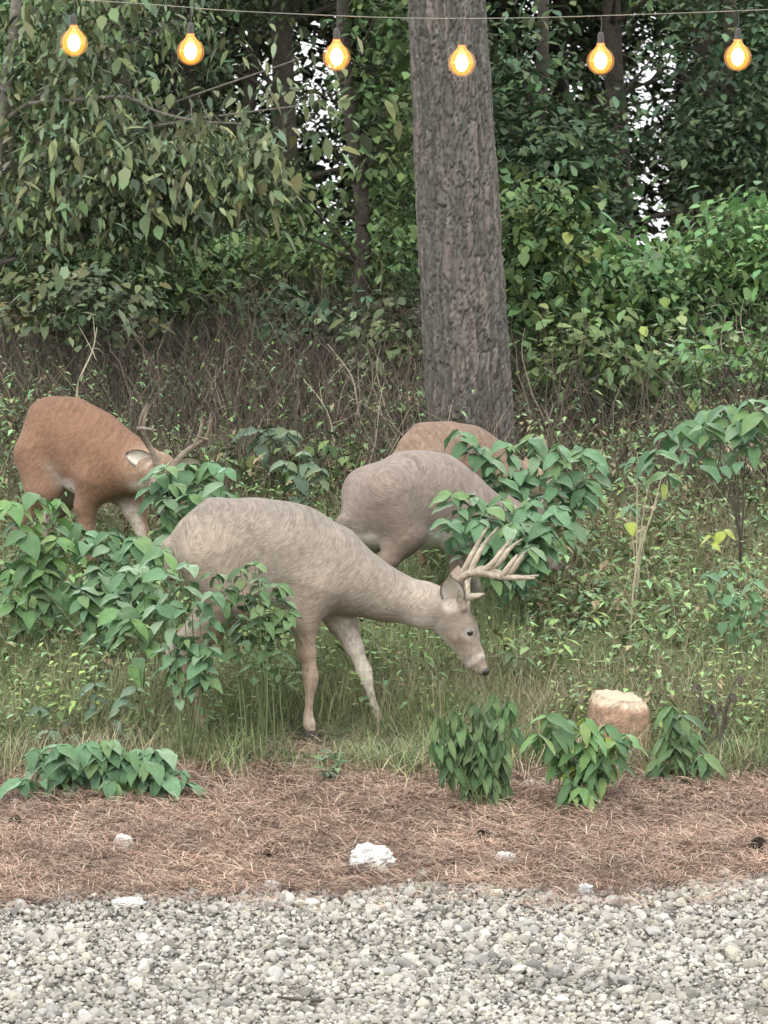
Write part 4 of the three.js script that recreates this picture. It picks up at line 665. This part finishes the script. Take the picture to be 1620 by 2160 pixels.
{
  const R = rng(23), green = [[0.165, 0.225, 0.08], [0.135, 0.205, 0.082], [0.21, 0.255, 0.10], [0.31, 0.31, 0.15], [0.44, 0.42, 0.26], [0.08, 0.13, 0.05]], geos = [0, 1, 2, 3].map((k) => grassTuft(13, 0.24, 0.0045, 0.09, 0.8, green, 200 + k)), items = [];
  const dryT = [[0.33, 0.285, 0.185], [0.24, 0.185, 0.125], [0.42, 0.38, 0.27], [0.17, 0.19, 0.09]], dryG = [0, 1, 2].map((k) => grassTuft(11, 0.24, 0.0035, 0.10, 0.9, dryT, 300 + k)), dryI = [];
  for (let k = 0; k < 42000; k++) {
    const d = 12.9 + Math.pow(R(), 0.9) * 5.4, x = (R() - 0.5) * 0.27 * d, b = d - strawEdge(x); if (b < -0.1 && R() < 0.9) continue; if (b < 0.25 && R() < 0.5) continue;
    const patch = fbm(x * 1.1, d * 1.1, 4, 3), dry = smooth(-0.05, 0.25, patch + 0.25 * smooth(15.3, 17.2, d) + (x > 0.9 ? 0.14 * smooth(14.2, 15.2, d) : 0)); if (R() < 0.5 * smooth(16, 18, d)) continue;
    const tread = 1 - 0.62 * smooth(0.42, 0.15, Math.hypot((x + 0.17) * 0.8, (d - 13.42) * 1.3)); const h = tread * (0.5 + 1.05 * R()) * (0.65 + 0.35 * smooth(0, 0.8, b)) * (1 + 0.5 * patch), w = 0.8 + 0.4 * R(), it = { p: V(x, ground(x, -d) - 0.01, -d), s: V(1, h, 1), yaw: R() * 6.3, v: k, c: col(w, w, w) };
    (R() < 0.16 + 0.75 * dry ? dryI : items).push(it);
  }
  const t = thing('grass', 'unmown green grass on the bank around the deer', 'grass', V(0, 0, 0)); t.userData.kind = 'stuff'; scatterMerged('blades', geos, M.grass, t, items);
  const t2 = thing('dry_grass', 'dry straw-coloured grass mixed into the bank', 'grass', V(0, 0, 0)); t2.userData.kind = 'stuff'; scatterMerged('blades', dryG, M.dry, t2, dryI);
}
function plantlet(seed) {                                          // a little herb: a few stems with pairs of small leaves
  const Q = rng(seed), m = new Mesher();
  for (let s = 0; s < 3; s++) {
    const a = Q() * 6.283, H = 0.14 + 0.2 * Q(), lean = V(Math.cos(a), 0, Math.sin(a)).multiplyScalar(0.25 + 0.3 * Q()), pt = (u) => lean.clone().multiplyScalar(H * u * u).add(V(0, H * u, 0)), n = V(0, 1, 0), cs = { r: 0.8, g: 0.75, b: 0.6 };
    m.tri(m.vert(V(0.002, 0, 0), n, cs), m.vert(V(-0.002, 0, 0), n, cs), m.vert(pt(1), n, cs));
    for (let k = 0; k < 8; k++) {
      const u = 0.3 + 0.7 * k / 7, az = k * 1.57 + Q() * 0.8, L = (0.05 - 0.022 * u) * (0.7 + 0.6 * Q()), f = V(Math.cos(az), 0.25 - 0.7 * Q(), Math.sin(az)).normalize(), w = V(-Math.sin(az), 0.4 * (Q() - 0.5), Math.cos(az)).multiplyScalar(L * 0.24), c0 = pt(u), t0 = 0.65 + 0.7 * Q(), c = { r: t0 * (0.85 + 0.4 * Q()), g: t0, b: t0 * (0.8 + 0.4 * Q()) };
      const b = m.vert(c0, n, c), l = m.vert(c0.clone().addScaledVector(f, L * 0.45).add(w), n, c), q = m.vert(c0.clone().addScaledVector(f, L * 0.45).sub(w), n, c), t = m.vert(c0.clone().addScaledVector(f, L).add(V(0, -L * 0.15, 0)), n, c); m.tri(b, q, l); m.tri(l, q, t);
    }
  }
  return m.build(true);
}
{ // small broad-leaved weeds through the grass
  const R = rng(31), geos = [0, 1, 2].map((k) => plantlet(600 + k)), items = [];
  for (let k = 0; k < 1500; k++) {
    const d = 12.9 + (R() < 0.85 ? R() * 4.6 : 4 + R() * 7), x = (R() - 0.5) * 0.27 * d, b = d - strawEdge(x), pt = fbm(x * 1.4, d * 1.4, 12, 3); if (b < 0.05 || pt < -0.05 && R() < 0.6) continue;
    const w = 0.8 + 0.6 * R(), s = (0.5 + 1.0 * R()) * smooth(0, 0.6, b + 0.25); if (Math.hypot(x - 0.9, d - 13.2) < 0.3 || Math.hypot((x + 0.17) * 0.8, (d - 13.42) * 1.3) < 0.33) continue; items.push({ p: V(x, ground(x, -d) - 0.01, -d), s, yaw: R() * 6.3, v: k, c: col(w * (0.9 + 0.4 * R()), w, w * (0.8 + 0.4 * R())) });
  }
  const t = thing('low_weeds', 'small leafy weeds scattered through the grass', 'weeds', V(0, 0, 0)); t.userData.kind = 'stuff'; scatterMerged('foliage', geos, clumpMat(0.13, 0.22, 0.085), t, items);
}
function tallHerb(seed) {                                          // brown-stemmed weeds with scattered leaves
  const Q = rng(seed), m = new Mesher(), n = V(0, 1, 0.3);
  for (let s = 0; s < 3; s++) {
    const a = Q() * 6.283, H = 0.28 + 0.3 * Q(), lean = V(Math.cos(a), 0, Math.sin(a)).multiplyScalar(0.2 + 0.45 * Q()), pt = (u) => lean.clone().multiplyScalar(H * u * u).add(V(0.03 * Math.cos(a), H * u, 0.03 * Math.sin(a))), v0 = 0.7 + 0.6 * Q(), cs = { r: 1.3 * v0, g: 0.6 * v0, b: 1.0 * v0 };
    let last = null; for (let k = 0; k <= 5; k++) { const p = pt(k / 5), w = 0.0028 * (1 - k / 7), x = m.vert(p.clone().add(V(w, 0, 0)), n, cs), y = m.vert(p.clone().add(V(-w, 0, 0)), n, cs); if (last) { m.tri(last[0], last[1], x); m.tri(last[1], y, x); } last = [x, y]; }
    const nl = 5 + Math.floor(Q() * 9); for (let k = 0; k < nl; k++) {
      const u = 0.25 + 0.75 * Q(), az = k * 2.2 + Q(), L = (0.085 - 0.04 * u) * (0.6 + 0.7 * Q()), f = V(Math.cos(az), 0.3 - 0.9 * Q(), Math.sin(az)).normalize(), w = V(-Math.sin(az), 0.5 * (Q() - 0.5), Math.cos(az)).multiplyScalar(L * (0.15 + 0.12 * Q())), c0 = pt(u), t0 = 0.55 + 0.8 * Q(), dead = Q() < 0.12, c = dead ? { r: 1.7 * t0, g: 0.8 * t0, b: 1.2 * t0 } : { r: t0 * (0.85 + 0.4 * Q()), g: t0, b: t0 * (0.8 + 0.5 * Q()) };
      const b = m.vert(c0, n, c), l = m.vert(c0.clone().addScaledVector(f, L * 0.4).add(w), n, c), q = m.vert(c0.clone().addScaledVector(f, L * 0.4).sub(w), n, c), md = m.vert(c0.clone().addScaledVector(f, L * 0.5).add(V(0, -L * 0.06, 0)), n, c), t = m.vert(c0.clone().addScaledVector(f, L).add(V(0, -L * 0.25, 0)), n, c); m.tri(b, md, l); m.tri(b, q, md); m.tri(l, md, t); m.tri(md, q, t);
    }
  }
  return m.build(true);
}
{ // taller tangled weeds
  const R = rng(37), geos = [0, 1, 2, 3, 4, 5].map((k) => tallHerb(650 + k)), items = [];
  for (let k = 0; k < 1500; k++) {
    const d = 13.3 + R() * 7.5, x = (R() - 0.5) * 0.27 * d, b = d - strawEdge(x), pt = fbm(x * 0.9 + 4, d * 0.9, 21, 3), px = x / d * FPX + 810; if (b < 0.1) continue;
    if (pt + (px > 1080 ? 0.14 : 0) + (px < 420 ? 0.08 : 0) < 0.02 && R() < 0.85) continue; if (d < 13.8 && px > 590 && px < 850) continue; if (d < 13.8 && px > 560 && px < 1120 && R() < 0.4) continue; if (d < 15.2 && px > 560 && px < 1000 && R() < 0.7) continue; if (d > 14.6 && d < 15.9 && px < 330 && R() < 0.7) continue; if (d < 14.4 && px < 640 && R() < 0.5) continue;
    const w = 0.75 + 0.55 * R(); items.push({ p: V(x, ground(x, -d) - 0.01, -d), s: (0.55 + 0.65 * R()) * (d < 13.9 ? 0.75 : 1), yaw: R() * 6.3, v: k, c: col(w, w, w * (0.9 + 0.2 * R())) });
  }
  const t = thing('tall_weeds', 'tangled brown-stemmed weeds standing above the grass', 'weeds', V(0, 0, 0)); t.userData.kind = 'stuff'; scatterMerged('foliage', geos, clumpMat(0.14, 0.235, 0.095), t, items);
}
{ // dry brown brush under the trees
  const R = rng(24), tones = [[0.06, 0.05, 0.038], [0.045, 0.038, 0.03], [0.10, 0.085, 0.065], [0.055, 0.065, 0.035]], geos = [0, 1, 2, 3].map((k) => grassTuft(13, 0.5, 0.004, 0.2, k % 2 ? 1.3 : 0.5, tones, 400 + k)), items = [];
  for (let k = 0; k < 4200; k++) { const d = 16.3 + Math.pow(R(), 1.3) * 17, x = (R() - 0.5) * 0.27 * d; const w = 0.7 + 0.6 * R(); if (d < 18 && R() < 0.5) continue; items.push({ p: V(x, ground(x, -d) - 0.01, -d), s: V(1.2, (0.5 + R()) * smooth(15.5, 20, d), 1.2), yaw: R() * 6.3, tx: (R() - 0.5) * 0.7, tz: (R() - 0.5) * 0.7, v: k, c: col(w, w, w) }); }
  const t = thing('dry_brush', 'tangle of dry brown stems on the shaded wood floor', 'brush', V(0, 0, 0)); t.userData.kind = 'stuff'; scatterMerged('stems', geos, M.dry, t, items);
  const twigG = [0, 1, 2, 3].map((q) => { const Q = rng(700 + q), m = new Mesher(); for (let k = 0; k < 9; k++) { const p = V((Q() - 0.5) * 0.4, 0, (Q() - 0.5) * 0.4), f = V(Q() - 0.5, 0.5 + Q(), Q() - 0.5).normalize(), v = 0.6 + 0.8 * Q(), c = Q() < 0.25 ? { r: 0.13 * v, g: 0.108 * v, b: 0.08 * v } : { r: 0.052 * v, g: 0.039 * v, b: 0.029 * v }, n = V(0, 0.5, 1); let last = null; const S = 8; for (let j = 0; j <= S; j++) { const w = 0.0035 * (1 - 0.8 * j / S), a = m.vert(p.clone().add(V(w, 0, w * 0.3)), n, c), b = m.vert(p.clone().add(V(-w, 0.3 * w, 0)), n, c); if (last) { m.tri(last[0], last[1], a); m.tri(last[1], b, a); } last = [a, b]; f.add(V((Q() - 0.5) * 0.7, (Q() - 0.62) * 0.6, (Q() - 0.5) * 0.7)).normalize(); p.addScaledVector(f, 0.075); if (p.y < 0) p.y = 0.01; } } return m.build(true); }), ti = [];
  for (let k = 0; k < 1100; k++) { const d = 16.8 + Math.pow(R(), 1.2) * 12, x = (R() - 0.5) * 0.27 * d, w = 0.7 + 0.7 * R(); ti.push({ p: V(x, ground(x, -d), -d), s: 0.7 + 0.9 * R(), yaw: R() * 6.3, v: k, c: col(w, w, w) }); }
  const t3 = thing('twig_tangle', 'bare tangled twigs in the shaded brush before the wood', 'twigs', V(0, 0, 0)); t3.userData.kind = 'stuff'; scatterMerged('twigs', twigG, M.dry, t3, ti);
  const leafG = [leafClump(16, 0.22, 0.09, 0.05, 0.1, 500, 0.06), leafClump(16, 0.22, 0.09, 0.05, 0.1, 501, 0.06)], li = [];
  for (let k = 0; k < 4200; k++) { const d = 15.5 + Math.pow(R(), 1.2) * 22, x = (R() - 0.5) * 0.27 * d, w = 0.6 + 0.8 * R(); li.push({ p: V(x, ground(x, -d) + 0.02, -d), s: 0.8 + 0.6 * R(), yaw: R() * 6.3, v: k, c: col(w * 1.15, w * 0.95, w * 0.8) }); }
  const t2 = thing('leaf_litter', 'fallen brown leaves on the wood floor', 'leaf litter', V(0, 0, 0)); t2.userData.kind = 'stuff'; scatter('fallen_leaves', leafG, new THREE.MeshStandardMaterial({ color: col(0.16, 0.115, 0.08), roughness: 0.95, vertexColors: true, side: THREE.DoubleSide }), t2, li);
}

// ---------------------------------------------------------------- string lights
{
  const D = 12, o = P(810, 40, D), t = thing('string_light', 'string of six glowing amber bulbs hanging from a thin wire', 'string lights', o);
  const wire = [[-420, -62], [-150, -24], [155, -2], [330, 10], [480, 22], [640, 30], [860, 38], [1080, 38], [1300, 32], [1500, 25], [1780, 12], [2050, -10]].map(([x, y]) => P(x, y, D).sub(o));
  const black = new THREE.MeshStandardMaterial({ color: col(0.03, 0.03, 0.03), roughness: 0.6 });
  part('wire', tube(wire, [0.0014, 0.0014], 6), new THREE.MeshStandardMaterial({ color: col(0.16, 0.165, 0.15), roughness: 0.5 }), t);
  const curve = new THREE.CatmullRomCurve3(wire), glass = new THREE.MeshPhysicalMaterial({ color: col(0.02, 0.01, 0.0), roughness: 0.25, emissive: col(1.0, 0.34, 0.035), emissiveIntensity: 1, transparent: true, opacity: 0.5 });
  const cover = new THREE.MeshPhysicalMaterial({ color: col(0.03, 0.02, 0.01), roughness: 0.3, emissive: col(0.85, 0.30, 0.035), emissiveIntensity: 1, transparent: true, opacity: 0.13 });  // faint glowing shell added around each bulb to imitate a soft halo
  const haloG = new THREE.SphereGeometry(0.048, 28, 20);
  const core = new THREE.MeshStandardMaterial({ color: col(0.02, 0.012, 0.0), emissive: col(1, 0.76, 0.38), emissiveIntensity: 4.5, roughness: 0.5 });
  const prof = [[0.0001, -0.082], [0.014, -0.080], [0.028, -0.070], [0.038, -0.052], [0.040, -0.036], [0.034, -0.016], [0.022, 0.002], [0.014, 0.014], [0.013, 0.022]].map(([x, y]) => new THREE.Vector2(x, y)), glassG = new THREE.LatheGeometry(prof, 24).scale(1.0, 1.0, 1.0);
  const coreG = new THREE.SphereGeometry(0.023, 16, 12); coreG.scale(1, 1.35, 1);
  const sockG = new THREE.LatheGeometry([[0.0001, 0.062], [0.009, 0.06], [0.0155, 0.05], [0.0165, 0.02], [0.015, 0.016], [0.0001, 0.016]].map(([x, y]) => new THREE.Vector2(x * 0.72, y)), 18);
  for (const [px, py, tilt] of [[156, 88, 0.05], [402, 106, -0.03], [710, 118, 0.02], [974, 130, -0.02], [1267, 126, 0.03], [1556, 118, -0.02]]) {
    const c = P(px, py, D).sub(o); let best = 0, bd = 9; for (let k = 0; k <= 400; k++) { const q = curve.getPoint(k / 400), e = Math.abs(q.x - c.x); if (e < bd) { bd = e; best = k / 400; } }
    const w = curve.getPoint(best), s = V(c.x, c.y + 0.036, c.z);
    part('drop_cord', tube([V(c.x, w.y, c.z), V(c.x + 0.003, (w.y + s.y + 0.06) / 2, c.z), V(c.x, s.y + 0.058, c.z)], [0.0022, 0.0022], 6), black, t);
    const so = part('socket', sockG, black, t); so.position.copy(s);
    const b = part('bulb', glassG, glass, t); b.position.copy(s); const f = part('filament', coreG, core, b); f.position.set(0, -0.040, 0); const cv = part('cover', haloG, cover, t); cv.position.set(s.x, s.y - 0.040, s.z);
    const l = new THREE.PointLight(new THREE.Color(1, 0.6, 0.22), 0.25); l.position.set(c.x, c.y, c.z); l.castShadow = true; t.add(l);
  }
}
renderer.render(scene, camera);
